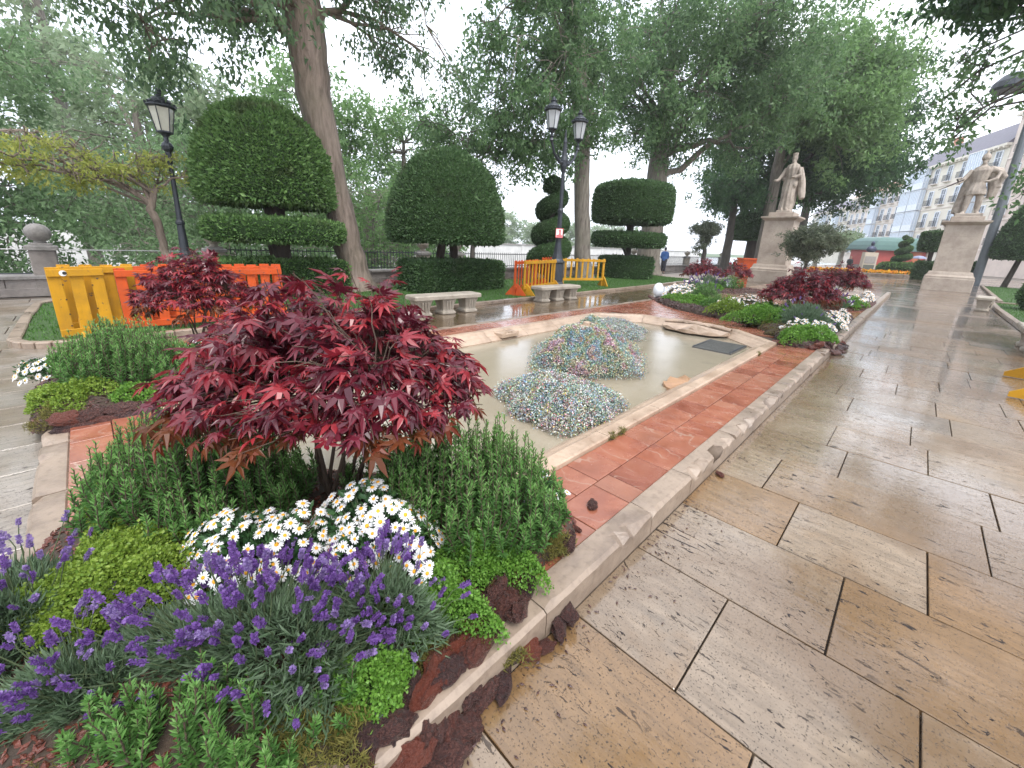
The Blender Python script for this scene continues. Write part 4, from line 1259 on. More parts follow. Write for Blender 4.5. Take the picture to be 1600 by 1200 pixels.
def barrier(label, A, B, h, mat, nb, bw, feet=1, foot_len=.34, bot=.22, group='wooden site barriers', swap=None, two_side=False, over=.0):
    """panel of upright boards between two rails, on splayed feet"""
    A, B = np.array(A, float), np.array(B, float)
    L = np.linalg.norm(B - A); rz = math.atan2(B[1] - A[1], B[0] - A[0])
    r = thing('barrier', label, 'barrier', (A[0], A[1], 0), rz, group)
    mat2 = swap[1] if swap else mat
    for z in (h - .07, bot + .05):
        if swap:
            xs_ = swap[0] * L
            mb = MB(); mb.cbox((xs_ / 2, -.022, z), (xs_, .03, .09), .004); mb.build('rail', mat, r)
            mb = MB(); mb.cbox(((L + xs_) / 2, -.022, z), (L - xs_ - .003, .03, .09), .004); mb.build('rail', mat2, r)
        else:
            mb = MB(); mb.cbox((L / 2, -.022, z), (L, .03, .09), .004); mb.build('rail', mat, r)
        if two_side:
            mb = MB(); mb.cbox((L / 2, .026, z), (L, .03, .09), .004); mb.build('rail', mat2, r)
    g = np.random.default_rng(int(abs(A[0]) * 100) + nb)
    for i in range(nb):
        x = bw / 2 + (L - bw) * i / (nb - 1)
        mm = mat if (not swap or x < swap[0] * L) else mat2
        mb = MB(); mb.cbox((0, 0, 0), (bw, .022, h - bot + over + g.uniform(-.01, .02)), .004)
        mb.build('board', mm, r, loc=(x, .004, (h + bot + over) / 2), rot=(g.normal(0, .006), g.normal(0, .008), 0))
    for x in (.06, L - .06):
        mm = mat if (not swap or x < swap[0] * L) else mat2
        mb = MB(); mb.cbox((0, 0, 0), (.07, .05, h - .02), .004); mb.build('post', mm, r, loc=(x, .03, (h - .02) / 2 + .01))
        if feet:
            mb = MB()
            V = np.array([(-.02, -foot_len, .012), (-.02, foot_len, .012), (-.02, foot_len, .07), (-.02, .05, bot + .16), (-.02, -.05, bot + .16), (-.02, -foot_len, .07)])
            V2 = V + np.array([.04, 0, 0])
            k = 6
            mb.addm(np.concatenate([V, V2]), [np.array([list(range(k))[::-1]]), np.array([list(range(k, 2 * k))]), np.array([(i, (i + 1) % k, (i + 1) % k + k, i + k) for i in range(k)])])
            mb.build('foot', mm, r, loc=(x + .045, 0, 0))
    return r, L


# stacked row at the left
b1, L1 = barrier('yellow barrier with a black and white sticker, front of the left row', (-.40, 8.20), (.14, 8.33), 1.03, M['yellow'], 3, .135, 0, bot=.10)
mb = MB(); mb.tube([(0, 0, 0), (0, -.003, 0)], .038, 16, cap=True); mb.build('sticker', plain('white_sticker', (.75, .75, .75), .4, .05, 10, 0), b1, loc=(.15, -.040, .955))
mb = MB(); mb.tube([(0, 0, 0), (0, -.003, 0)], .022, 14, cap=True); mb.build('sticker_mark', plain('black_print', (.02, .02, .02), .4, .05, 10, 0), b1, loc=(.165, -.044, .957))
for x, z in ((.13, .80), (.13, .60), (.13, .40), (.42, .78), (.42, .45), (.12, .24)):
    mb = MB(); mb.tube([(0, 0, 0), (0, -.006, 0)], .010, 8, cap=True); mb.build('bolt', M['rust'], b1, loc=(x, -.040 if x > .9 else -.009, z))
barrier('long orange barrier behind the smaller red maple', (.26, 8.36), (2.46, 8.30), 1.00, M['orange'], 11, .125, 0, bot=.12, over=.0)
barrier('yellow and orange barrier stacked at the back of the left row', (-.30, 8.46), (1.55, 8.52), 1.05, M['yellow'], 9, .13, 1, bot=.15, swap=(.42, M['orange']))
barrier('orange and yellow barrier peeking over the long orange one', (1.60, 8.50), (2.50, 8.46), 1.04, M['orange'], 5, .15, 1, bot=.15, swap=(.1, M['orange']))
# pair round the lamp
barrier('orange barrier end standing behind the left yellow one by the bench', (8.98, 8.66), (11.0, 9.55), 1.10, M['orange'], 9, .09, 1, bot=.25)
barrier('left yellow slatted barrier beside the second stone bench', (9.26, 8.54), (11.45, 9.12), 1.12, M['yellow'], 10, .075, 1, bot=.25)
barrier('orange barrier post and panel just left of the lamp foot', (11.5, 9.75), (12.6, 10.15), 1.15, M['orange'], 5, .09, 1, bot=.25)
barrier('short yellow barrier end right of the lamp foot', (12.25, 9.85), (13.10, 10.35), 1.15, M['yellow'], 4, .09, 1, bot=.25)
barrier('right yellow slatted barrier on the lawn before the drum yew', (12.75, 9.98), (14.75, 9.20), 1.13, M['yellow'], 9, .085, 1, bot=.28)
# foot of a barrier at the right edge
barrier('yellow barrier whose foot reaches in at the right edge', (7.72, -1.62), (9.3, -1.72), 1.1, M['yellow'], 8, .09, 1, .52, .22)

# ------------------------------------------------------------------ stone benches
def bench(label, c, L, rz, h=.44, sup=3, wd=.46):
    b = thing('stone_bench', label, 'bench', (c[0], c[1], 0), rz, 'stone benches')
    mb = MB(); mb.cbox((0, 0, h - .045), (L, wd, .09), .022); mb.build('seat', M['bench'], b)
    for i in range(sup):
        x = (-.5 + (i + .5) / sup) * (L - .1) * (1.12 if sup == 3 else 1.25)
        mb = MB()
        pr = [(.20, 0), (.20, .05), (.165, .075), (.155, .10), (.165, .18), (.19, .27), (.21, h - .115), (.215, h - .092)]
        mb.lathe([(r, z) for r, z in pr], 4, (0, 0, 0), sx=1.15, sy=1.25, rz=0)
        V = mb.V[-1]; a = PI / 4
        V[:] = V @ np.array([[math.cos(a), -math.sin(a), 0], [math.sin(a), math.cos(a), 0], [0, 0, 1]]).T
        for q in (-.07, 0, .07):
            mb.box((q, -.20, .20), (.022, .03, .20))
        mb.build('support', M['bench'], b, loc=(x, 0, 0), bevel=.012)
    return b


bench('stone bench partly hidden behind the large red maple', (5.55, 7.52), 1.75, R_(-3))
bench('stone bench in front of the yellow slatted barriers', (9.75, 7.66), 1.75, R_(-3))
bench('stone bench end on, right of the helmeted statue pedestal', (22.1, -1.82), 1.3, R_(-6), .48, 2)
bench('stone bench with round feet cut off by the right edge', (12.5, -1.86), 2.1, R_(-2), .46, 3)


# ------------------------------------------------------------------ lamps
M['lamp_glass'] = None
t = NT('lantern_glass'); t.set((.62, .60, .50), .18, Alpha=1.0); t.b.inputs['Transmission Weight'].default_value = .25; M['lamp_glass'] = t.m
t = NT('lantern_glass_clear'); t.set((.62, .64, .66), .15); t.b.inputs['Transmission Weight'].default_value = .35; M['lamp_glass2'] = t.m


def lantern(root, c, s=1.0, glass=None):
    o = MB()
    # roof crown and finial
    o.lathe([(.30, .62), (.33, .64), (.33, .67), (.28, .69), (.25, .72), (.27, .74), (.24, .79), (.17, .85), (.10, .88), (.085, .93), (.12, .95), (.12, .97), (.07, .99), (.06, 1.05), (.02, 1.10), (0, 1.12)], 18)
    for k in range(12):
        a = k * PI / 6; o.box((.32 * math.cos(a), .32 * math.sin(a), .70), (.05, .02, .06), a)
    lt = o.build('lantern', M['iron'], root, loc=c, scale=(s, s, s))
    gl = MB(); gl.lathe([(.165, .04), (.27, .61)], 6); gl.build('glass', glass or M['lamp_glass'], lt)
    fr = MB()
    for k in range(6):
        a = k * PI / 3
        fr.tube([(.172 * math.cos(a), .172 * math.sin(a), .02), (.28 * math.cos(a), .28 * math.sin(a), .63)], .013, 5)
    fr.lathe([(.15, 0), (.19, .015), (.19, .045), (.17, .055)], 6)
    fr.lathe([(.02, -.20), (.05, -.18), (.035, -.12), (.10, -.03), (.15, 0)], 12)
    fr.build('frame', M['iron'], lt)
    return lt


l1 = thing('street_lamp', 'single lantern street lamp on a slim dark post beside the tiered yew', 'lamp', (1.70, 12.65, 0))
mb = MB()
mb.lathe([(.20, 0), (.20, .18), (.165, .22), (.16, .55), (.175, .60), (.13, .66), (.12, .95), (.14, .98), (.14, 1.02), (.095, 1.08), (.075, 1.6), (.07, 1.68), (.09, 1.70), (.09, 1.75), (.06, 1.80), (.050, 2.2), (.043, 3.0), (.055, 3.02), (.055, 3.06), (.045, 3.1), (.06, 3.24), (.10, 3.30), (.115, 3.36), (.09, 3.42), (.05, 3.46), (.04, 3.6)], 14)
mb.build('post', M['iron'], l1, smooth=False)
lantern(l1, (0, 0, 3.62), .82)

l2 = thing('street_lamp', 'tall street lamp with two arms and lanterns rising behind the benches', 'lamp', (12.0, 9.50, 0))
mb = MB()
mb.lathe([(.30, 0), (.30, .25), (.26, .3), (.24, .95), (.27, 1.0), (.25, 1.06), (.20, 1.12), (.15, 1.3), (.12, 1.55), (.10, 1.7), (.11, 1.9), (.085, 1.95), (.08, 2.7), (.10, 2.73), (.10, 2.78), (.07, 2.84), (.055, 4.0), (.09, 4.1), (.12, 4.2), (.13, 4.38), (.10, 4.5), (.08, 4.6), (.06, 4.9), (.07, 4.95), (.035, 5.1), (.02, 5.3), (0, 5.35)], 12)
mb.build('post', M['iron'], l2)
ax = np.array([-.79, -.05, 0]); 
for s in (1, -1):
    e = ax * s
    mb = MB(); mb.tube([(0, 0, 4.30), tuple(e * .35 + np.array([0, 0, 4.30])), tuple(e * .75 + np.array([0, 0, 4.52])), tuple(e + np.array([0, 0, 4.86]))], [.06, .055, .045, .04], 8)
    mb.tube([tuple(e * .3 + np.array([0, 0, 4.34])), tuple(e * .5 + np.array([0, 0, 4.56])), tuple(e * .32 + np.array([0, 0, 4.62]))], .022, 6)
    mb.lathe([(.03, 0), (.08, .03), (.05, .10), (.07, .15), (.03, .18)], 10, tuple(e + np.array([0, 0, 4.82])))
    mb.build('arm', M['iron'], l2)
    lantern(l2, tuple(e + np.array([0, 0, 5.16])), .86, M['lamp_glass2'])
# red and white notice on the post
sg = thing('post_sign', 'small red and white notice strapped to the lamp post', 'sign', (11.87, 9.38, 1.85), R_(-45))
mb = MB(); mb.box((0, 0, .16), (.26, .008, .32)); mb.build('plate', plain('sign_white', (.8, .8, .8), .4, .03, 5, 0), sg)
red = plain('sign_red', (.62, .02, .03), .4, .05, 5, 0)
mb = MB()
for c_, s_ in (((0, -.006, .31), (.26, .004, .02)), ((0, -.006, .01), (.26, .004, .02)), ((-.122, -.006, .16), (.016, .004, .28)), ((.122, -.006, .16), (.016, .004, .28))): mb.box(c_, s_)
mb.build('border', red, sg)
mb = MB(); mb.box((.02, -.006, .185), (.045, .004, .17)); mb.box((-.015, -.006, .235), (.03, .004, .03), ry=.6); mb.box((.02, -.006, .11), (.10, .004, .018)); mb.box((0, -.006, .06), (.20, .004, .05)); mb.build('pictogram', red, sg)

l3 = thing('street_lamp', 'tall plain grey lamp post leaning beside the helmeted statue', 'lamp', (45.0, -2.93, 0))
mb = MB(); mb.tube([(0, 0, 0), (0, 0, 6), (0, .05, 11.6)], [.26, .24, .20], 12, cap=True); mb.build('post', plain('grey_post', (.12, .135, .15), .5, .1, 4, .1), l3)
mb = MB(); mb.tube([(0, .05, 11.5), (-.1, .4, 12.6), (-.2, 1.2, 13.3)], [.15, .13, .12], 8)
mb.build('arm', M['iron'], l3)
mb = MB(); mb.lathe([(.95, 12.7), (1.05, 12.85), (.98, 13.2), (.62, 13.6), (.2, 13.78), (0, 13.8)], 16, (-.2, 1.3, 0)); mb.build('head', M['iron'], l3)


# ------------------------------------------------------------------ pedestals and statues
def pedestal(label, c, s, rz):
    p = thing('statue_pedestal', label, 'pedestal', c, rz)
    p.scale = (s, s, s)
    mb = MB(); mb.cbox((0, 0, .36), (2.05, 2.05, .72), .03); mb.build('plinth', M['stone'], p)
    mb = MB(); mb.lathe([(1.22, .72), (1.22, .80), (1.13, .90), (1.10, 1.0), (1.06, 1.08)], 4, sx=1.16, sy=1.16); V = mb.V[-1]; a = PI / 4
    V[:] = V @ np.array([[math.cos(a), -math.sin(a), 0], [math.sin(a), math.cos(a), 0], [0, 0, 1]]).T
    mb.build('base_moulding', M['stone'], p)
    z = 1.08
    for hh in (.62, .68, .62, .56):
        mb = MB(); mb.cbox((0, 0, z + hh / 2), (1.52, 1.52, hh - .004), .003); mb.build('course', M['stone'], p); z += hh
    mb = MB(); mb.lathe([(1.07, z), (1.09, z + .05), (1.16, z + .08), (1.30, z + .17), (1.36, z + .2), (1.36, z + .28)], 4); V = mb.V[-1]
    V[:] = V @ np.array([[math.cos(a), -math.sin(a), 0], [math.sin(a), math.cos(a), 0], [0, 0, 1]]).T
    mb.build('cornice', M['stone'], p)
    mb = MB(); mb.cbox((0, 0, z + .40), (1.30, 1.30, .24), .02); mb.build('cap', M['stone'], p)
    return (z + .52) * s


def rem(o, vox):
    m = o.modifiers.new('remesh', 'REMESH'); m.mode = 'VOXEL'; m.voxel_size = vox; m.use_smooth_shade = True
    s_ = o.modifiers.new('smooth', 'SMOOTH'); s_.iterations = 2; s_.factor = .5
    return o


def head(mb, c, r, crown=False, helmet=False, beard=False):
    x, y, z = c
    mb.lathe([(0, -1.25 * r), (.42 * r, -1.15 * r), (.68 * r, -.7 * r), (.82 * r, 0), (.78 * r, .55 * r), (.5 * r, 1.02 * r), (0, 1.2 * r)], 14, c, sx=1, sy=.92)
    mb.lathe([(0, -.3 * r), (.16 * r, -.2 * r), (.08 * r, .25 * r), (0, .3 * r)], 6, (x - .86 * r, y, z - .05 * r))      # nose
    mb.tube([(x, y, z - 1.9 * r), (x, y, z - .8 * r)], [.55 * r, .48 * r], 8, cap=True)
    if beard: mb.lathe([(0, -.9 * r), (.38 * r, -.5 * r), (.5 * r, 0), (.3 * r, .3 * r), (0, .35 * r)], 8, (x - .42 * r, y, z - .95 * r))
    if crown:
        mb.lathe([(.80 * r, .55 * r), (.9 * r, .6 * r), (.98 * r, 1.25 * r), (.8 * r, 1.2 * r), (.7 * r, .9 * r)], 12, c, fold=.06, nf=6)
        mb.lathe([(0, -1.4 * r), (.7 * r, -1.2 * r), (.95 * r, -.3 * r), (.8 * r, .6 * r), (0, .9 * r)], 12, (x + .22 * r, y, z))   # hair
    if helmet:
        mb.lathe([(.95 * r, -.2 * r), (1.02 * r, .3 * r), (.8 * r, .95 * r), (.35 * r, 1.35 * r), (0, 1.42 * r)], 12, c)
        mb.tube([(x - .9 * r, y, z + .7 * r), (x, y, z + 1.8 * r), (x + 1.2 * r, y, z + 1.2 * r), (x + 1.5 * r, y, z)], [.1 * r, .3 * r, .35 * r, .2 * r], 8, cap=True)


def hand(mb, c, d, s):
    c, d = np.array(c), np.array(d, float); d /= np.linalg.norm(d)
    mb.tube([tuple(c), tuple(c + d * .16 * s)], [.07 * s, .075 * s], 8, cap=True)
    sx = np.cross(d, [0, 0, 1.0]); sx /= np.linalg.norm(sx) + 1e-6
    for k, q in enumerate((-.055, -.018, .018, .055)):
        a = c + d * .15 * s + sx * q * s
        mb.tube([tuple(a), tuple(a + d * .09 * s - np.array([0, 0, .015 * s])), tuple(a + d * (.13 + .02 * (k in (1, 2))) * s - np.array([0, 0, .05 * s]))], [.02 * s, .018 * s, .014 * s], 6, cap=True)
    a = c + sx * -.07 * s + d * .04 * s
    mb.tube([tuple(a), tuple(a - sx * .05 * s + d * .09 * s)], [.024 * s, .018 * s], 6, cap=True)


# cloaked figure, facing the basin (-x)
z1 = pedestal('pale stone pedestal under the cloaked statue', (28.6, 6.35, 0), .96, R_(0))
st = thing('statue', 'weathered stone statue of a crowned cloaked figure gazing to the left', 'statue', (28.6, 6.35, z1))
mb = MB()
mb.box((0, 0, .06), (.95, .85, .14))
mb.lathe([(.40, .10), (.42, .3), (.38, .8), (.34, 1.3), (.30, 1.65), (.27, 1.78), (.33, 2.05), (.40, 2.35), (.34, 2.52), (.16, 2.62), (.10, 2.70)], 40, sx=.85, sy=1.05, fold=.07, nf=10)
# cloak: broad over the shoulders and swinging out at the right hip
for q, rr in ((0, .16), (1, .15), (2, .13)):
    mb.tube([(.12, .42 - q * .1, 2.42), (.20, .52, 1.9), (.16, -.1 - q * .12, 1.6), (-.22, -.42 + q * .05, 1.45)], [rr * .8, rr, rr, rr * .7], 8, cap=True)
mb.tube([(.2, -.40, 2.4), (.24, -.62, 1.7), (.2, -.75, 1.05), (.15, -.86, .75)], [.14, .22, .24, .16], 8, cap=True)
mb.tube([(.25, -.1, 2.4), (.34, -.2, 1.4), (.36, -.2, .5), (.34, -.15, .12)], [.2, .28, .26, .2], 8, cap=True)
mb.tube([(.22, .3, 2.4), (.30, .3, 1.4), (.32, .25, .5), (.3, .2, .12)], [.18, .24, .22, .18], 8, cap=True)
# arms
mb.tube([(0, .40, 2.36), (-.08, .60, 1.98), (-.30, .72, 1.74), (-.42, .80, 1.72)], [.13, .12, .095, .07], 10, cap=True)
hand(mb, (-.42, .80, 1.72), (-.7, .6, .05), .85)
mb.tube([(0, -.40, 2.36), (-.16, -.52, 1.95), (-.36, -.24, 1.86)], [.13, .12, .09], 10, cap=True)
hand(mb, (-.36, -.24, 1.86), (-.3, .9, .1), .8)
for y_ in (-.14, .14): mb.tube([(-.15, y_, .5), (-.30, y_, .19), (-.48, y_ * 1.2, .17)], [.12, .09, .07], 8, cap=True)
head(mb, (-.05, .02, 2.92), .19, crown=True, beard=True)
rem(mb.build('figure', M['statue'], st, scale=(.9, .80, 1)), .028)

# helmeted figure with sword
z2 = pedestal('large weathered stone pedestal under the helmeted statue on the promenade', (35.1, -1.17, 0), 1.0, 0)
st = thing('statue', 'weathered stone statue of a helmeted warrior with billowing cloak and sword', 'statue', (35.1, -1.17, z2))
mb = MB()
mb.box((0, 0, .08), (1.1, 1.25, .18))
for y_, x_ in ((.25, -.12), (-.27, .02)):
    mb.tube([(x_ * .4, y_ * .55, 1.55), (x_ - .02, y_ * .95, .95), (x_ + .04, y_ * 1.05, .55), (x_, y_ * 1.1, .2)], [.21, .17, .15, .10], 10, cap=True)
    mb.tube([(x_ + .08, y_ * 1.1, .2), (x_ - .26, y_ * 1.35, .19)], [.11, .08], 8, cap=True)
mb.lathe([(.48, 1.15), (.46, 1.35), (.36, 1.62), (.31, 1.78), (.38, 2.1), (.43, 2.38), (.34, 2.56), (.15, 2.66), (.11, 2.76)], 32, sx=.85, sy=1.0, fold=.05, nf=12)
mb.tube([(.15, .35, 2.45), (.30, .45, 1.6), (.36, .5, .9), (.3, .58, .2)], [.2, .27, .28, .26], 8, cap=True)
mb.tube([(.15, -.35, 2.45), (.34, -.6, 2.0), (.36, -.75, 1.5), (.3, -.72, 1.0)], [.2, .26, .27, .2], 8, cap=True)
mb.tube([(.1, -.3, 2.5), (.2, -.75, 2.35), (.2, -.98, 2.05), (.22, -.9, 1.55)], [.16, .2, .2, .14], 8, cap=True)
mb.tube([(0, -.42, 2.42), (-.05, -.80, 2.28), (-.28, -.70, 1.92), (-.34, -.40, 1.80)], [.14, .12, .10, .08], 10, cap=True)
hand(mb, (-.34, -.40, 1.80), (-.2, .9, 0), .9)
mb.tube([(0, .42, 2.42), (-.12, .66, 2.05), (-.34, .80, 1.80)], [.14, .12, .085], 10, cap=True)
hand(mb, (-.34, .80, 1.80), (-.5, .6, -.3), .9)
head(mb, (-.04, .0, 3.0), .20, helmet=True, beard=True)
rem(mb.build('figure', M['statue'], st, scale=(.9, .88, 1)), .03)
mb = MB(); mb.tube([(-.30, .60, 1.95), (-.45, 1.0, 1.70), (-.55, 1.5, 1.42)], [.035, .04, .015], 6, cap=True); mb.tube([(-.32, .72, 1.70), (-.46, .88, 1.98)], .035, 6, cap=True)
mb.build('sword', plain('dark_bronze', (.07, .05, .045), .5, .3, 8, .2, .4), st)
# ------------------------------------------------------------------ houses beyond the square
M['plaster_cream'] = plain('plaster_cream', (.72, .67, .58), .85, .12, .8, .15)
M['plaster_beige'] = plain('plaster_beige', (.72, .64, .58), .85, .12, .8, .15)
M['plaster_pink'] = plain('stone_pink', (.64, .54, .48), .85, .15, .8, .15)
M['white_wood'] = plain('white_joinery', (.74, .78, .84), .5, .06, 2, .05)
M['slate'] = plain('slate_roof', (.115, .105, .135), .55, .2, 3, .2)
M['brick_ch'] = plain('chimney_brick', (.50, .22, .14), .8, .2, 6, .2)
t = NT('window_glass'); t.set((.10, .125, .16), .06); M['pane'] = t.m
t = NT('bay_glass'); t.set((.58, .66, .76), .10); M['pane_bay'] = t.m
M['shade'] = plain('window_shutter', (.30, .25, .22), .6, .1, 4, .1)

FD = np.array([.907, .4206, 0]); FN = np.array([-.4206, .907, 0])      # along the facade (away), and its outward normal
RZF = math.atan2(FD[1], FD[0])


def house(label, s0, s1, hh, mat, roof, floors, bays, glazed=(), storey=3.35, z0=4.0, depth=11.0, offs=0.0, roof_h=3.4):
    """terraced house along the facade line: local x runs along the facade, front at local y = 0 facing +y"""
    o0 = np.array([92.0, -3.2, 0]) + FD * s0 + FN * offs
    L = s1 - s0
    r = thing('town_house', label, 'house', tuple(o0), RZF)
    mb = MB(); mb.box((L / 2, -depth / 2, hh / 2), (L, depth, hh)); mb.build('wall', mat, r)
    bw = L / bays
    for f in range(floors):
        z = z0 + f * storey
        mb = MB(); mb.box((L / 2, .06, z - .55), (L + .02, .14, .18)); mb.build('string_course', M['plaster_beige'], r)
        for b in range(bays):
            x = (b + .5) * bw
            if b in glazed:
                # glazed balcony bay, each with frame bars and panes
                w = M_bay(bw * .92, storey - .15)
                put('glazed_balcony', w[0], r, (x, .02, z - .40))
                put('pane', w[1], r, (x, .02, z - .40))
            else:
                wv = put('window', WIN[0], r, (x, .0, z))
                put('frame', WIN[1], wv); put('sill', WIN[2], wv)
                if (b + f) % 2 == 0 or floors > 3: put('balcony_rail', WIN[3], wv)
    # cornice and roof
    mb = MB(); mb.box((L / 2, .25, hh - .15), (L + .1, .7, .30)); mb.build('cornice', M['plaster_cream'], r)
    mb = MB()
    for i in range(int(L / .9)): mb.box((.45 + i * .9, .35, hh - .42), (.22, .5, .22))
    mb.build('bracket', M['plaster_cream'], r)
    rf = MB(); k = roof_h
    rf.add([(-.1, .55, hh), (L + .1, .55, hh), (L + .1, -2.6, hh + k), (-.1, -2.6, hh + k), (-.1, -depth, hh + k), (L + .1, -depth, hh + k), (-.1, -depth, hh), (L + .1, -depth, hh)],
           [(0, 1, 2, 3), (3, 2, 5, 4), (4, 5, 7, 6)])
    rf.addm([(-.1, .55, hh), (-.1, -2.6, hh + k), (-.1, -depth, hh + k), (-.1, -depth, hh), (L + .1, .55, hh), (L + .1, -2.6, hh + k), (L + .1, -depth, hh + k), (L + .1, -depth, hh)], [np.array([(0, 1, 2, 3)]), np.array([(7, 6, 5, 4)])])
    ro = rf.build('roof', roof, r)
    for x in (L * .18, L * .82):
        mb = MB(); mb.cbox((x, -3.4, hh + k + .7), (1.3, .8, 1.6), .03); mb.build('chimney', M['brick_ch'], ro)
    return r


_w = MB(); _w.box((0, .02, 1.15), (1.05, .06, 2.3)); WIN = [_w.mesh('window', M['pane'])]
_w = MB()
for c_, s_ in (((0, .06, 2.34), (1.35, .12, .12)), ((-.60, .06, 1.15), (.14, .12, 2.3)), ((.60, .06, 1.15), (.14, .12, 2.3)), ((0, .07, 1.15), (.06, .08, 2.3)), ((0, .07, 1.5), (1.1, .08, .05))): _w.box(c_, s_)
WIN.append(_w.mesh('frame', M['white_wood']))
_w = MB(); _w.box((0, .22, -.06), (1.7, .55, .12)); WIN.append(_w.mesh('sill', M['plaster_beige']))
_w = MB(); _w.box((0, .46, .92), (1.65, .05, .05)); _w.box((0, .46, .08), (1.65, .04, .04))
for i in range(13): _w.box((-.80 + i * .133, .46, .5), (.025, .025, .85))
WIN.append(_w.mesh('balcony_rail', M['iron']))
_bay = {}


def M_bay(w, h):
    k = (round(w, 2), round(h, 2))
    if k not in _bay:
        a, p = MB(), MB()
        p.box((0, .40, h / 2), (w - .1, .72, h - .1))
        for z in (.05, h * .30, h - .05): a.box((0, .42, z), (w, .85, .10 if z > .1 else .16))
        n = 6
        for i in range(n + 1): a.box((-w / 2 + .05 + (w - .1) * i / n, .80, h / 2), (.09, .09, h))
        for y in (.1, .45): 
            for s in (-1, 1): a.box((s * (w / 2 - .04), y, h / 2), (.08, .08, h))
        a.box((0, .80, h * .15), (w - .1, .05, h * .28))
        _bay[k] = (a.mesh('glazed_balcony', M['white_wood']), p.mesh('pane', M['pane_bay']))
    return _bay[k]


house('cream house with slate mansard roof and white glazed balconies', -4, 20, 17.2, M['plaster_cream'], M['slate'], 4, 7, (1, 5, 6), 3.5, 3.6)
house('low beige house left of the slate roofed house', 20.1, 44, 15.2, M['plaster_beige'], plain('tile_roof', (.36, .20, .14), .8, .2, 4, .2), 4, 8, (3,), 3.2, 2.8, roof_h=2.2)
house('pinkish stone house behind the tall grey lamp post', -30, -4.1, 20.5, M['plaster_pink'], plain('tile_roof_b', (.34, .18, .13), .8, .2, 4, .2), 4, 6, (), 3.9, 4.0, roof_h=2.4)
house('far beige house seen through the chestnut leaves', 44.1, 72, 13.6, M['plaster_cream'], M['slate'], 3, 9, (2, 5), 3.3, 3.6, roof_h=2.4)

# ------------------------------------------------------------------ kiosk
k = thing('kiosk', 'red kiosk with rounded green roof behind the orange flowers', 'kiosk', (67.0, 3.35, 0), R_(44) * -1 + R_(90) * 0)
red_p = plain('kiosk_red', (.40, .075, .065), .5, .1, 2, .1)
W_, D_ = 6.3, 3.4
KR = math.atan2(-.7014935, -.71142948)
k.rotation_euler = (0, 0, math.atan2(-.71142948, .7014935))
mb = MB(); mb.box((0, 0, .45), (W_, D_, .9)); mb.build('base', M['wall'], k)
mb = MB(); mb.box((0, 0, 1.75), (W_ - .15, D_ - .15, 1.7)); mb.build('wall', red_p, k)
mb = MB(); mb.box((0, 0, 2.66), (W_ + .7, D_ + .7, .16)); mb.build('eaves', plain('kiosk_eaves', (.10, .17, .16), .5, .1, 2, .1), k)
mb = MB(); mb.lathe([(4.75, 2.74), (4.6, 3.15), (4.2, 3.6), (3.6, 3.92), (2.8, 4.08), (0, 4.12)], 4, sx=(W_ + .5) / 6.7, sy=(D_ + .5) / 6.7)
V = mb.V[-1]; V[:] = np.column_stack([V[:, 0] / ((W_ + .5) / 6.7), V[:, 1] / ((D_ + .5) / 6.7), V[:, 2]]); a = PI / 4
V[:] = V @ np.array([[math.cos(a), -math.sin(a), 0], [math.sin(a), math.cos(a), 0], [0, 0, 1]]).T
V[:, 0] *= (W_ + .5) / 6.7; V[:, 1] *= (D_ + .5) / 6.7
mb.build('roof', plain('kiosk_roof_green', (.085, .17, .155), .45, .12, 2, .1), k)
for x in (-W_ / 2 + .05, W_ / 2 - .05):
    mb = MB(); mb.box((x, -D_ / 2 + .02, 1.75), (.18, .12, 1.8)); mb.build('corner_post', plain('kiosk_post', (.45, .38, .33), .6, .1, 4, .1), k)
mb = MB(); mb.box((W_ * .32, -D_ / 2 + .06, 1.7), (1.0, .06, 1.6)); mb.build('door', plain('kiosk_door', (.45, .14, .07), .5, .1, 4, .1), k)

# bronze bust on its stand with a lettered panel
BSC = .8
bs = thing('bust_monument', 'dark bronze bust on a stone stand with an inscribed panel', 'monument', (57.5, 4.20, 0), math.atan2(-.71142948, .7014935))
mb = MB(); mb.box((0, 0, 1.4), (1.75, .5, 2.8)); mb.build('stand', plain('stand_stone', (.48, .42, .34), .7, .1, 4, .1), bs)
mb = MB(); mb.box((-.05, -.27, 1.85), (1.4, .05, .9)); mb.build('panel', plain('panel_grey', (.28, .26, .24), .5, .1, 4, .1), bs)
mb = MB(); mb.box((-.05, -.27, .85), (1.4, .05, .75)); mb.build('panel', plain('panel_dark', (.10, .11, .09), .5, .1, 4, .1), bs)
mb = MB()
mb.lathe([(.25, 0), (.6, .15), (.66, .45), (.5, .68), (.2, .78)], 14, (0, 0, 0), sx=1, sy=.55)
head(mb, (0, 0, 1.1), .26)
o = rem(mb.build('bust', plain('bust_bronze', (.05, .06, .10), .4, .2, 6, .2, .5), bs), .05); o.location = (0, 0, 2.8)
bs.scale = (BSC, BSC, BSC)

# orange flower border with its stone edge
M['orange_fl'] = leaf_mat('orange_petal', [(.75, .30, .01), (.80, .42, .02), (.72, .22, .01), (.78, .5, .03)], .5, .3)
M['low_green'] = leaf_mat('low_green', [(.04, .10, .02), (.07, .15, .03), (.09, .18, .05)], .5, .3)
fb = thing('flower_border', 'strip of orange flowers in front of the kiosk', 'flower bed', (55.0, 2.9, 0), R_(-58))
g = np.random.default_rng(55)
n = 2600; P = np.column_stack([g.uniform(-6.2, 5.0, n), g.uniform(-.9, .9, n), g.uniform(.15, .50, n)])
mb = MB(); scatter(mb, *ROUND, P, frames(g.normal(size=(n, 3)), g), g.uniform(.12, .24, n)); o = mb.build('flowers', M['orange_fl'], fb); o['kind'] = 'stuff'
P = np.column_stack([g.uniform(-6.2, 5.0, n), g.uniform(-.95, .95, n), g.uniform(.0, .35, n)])
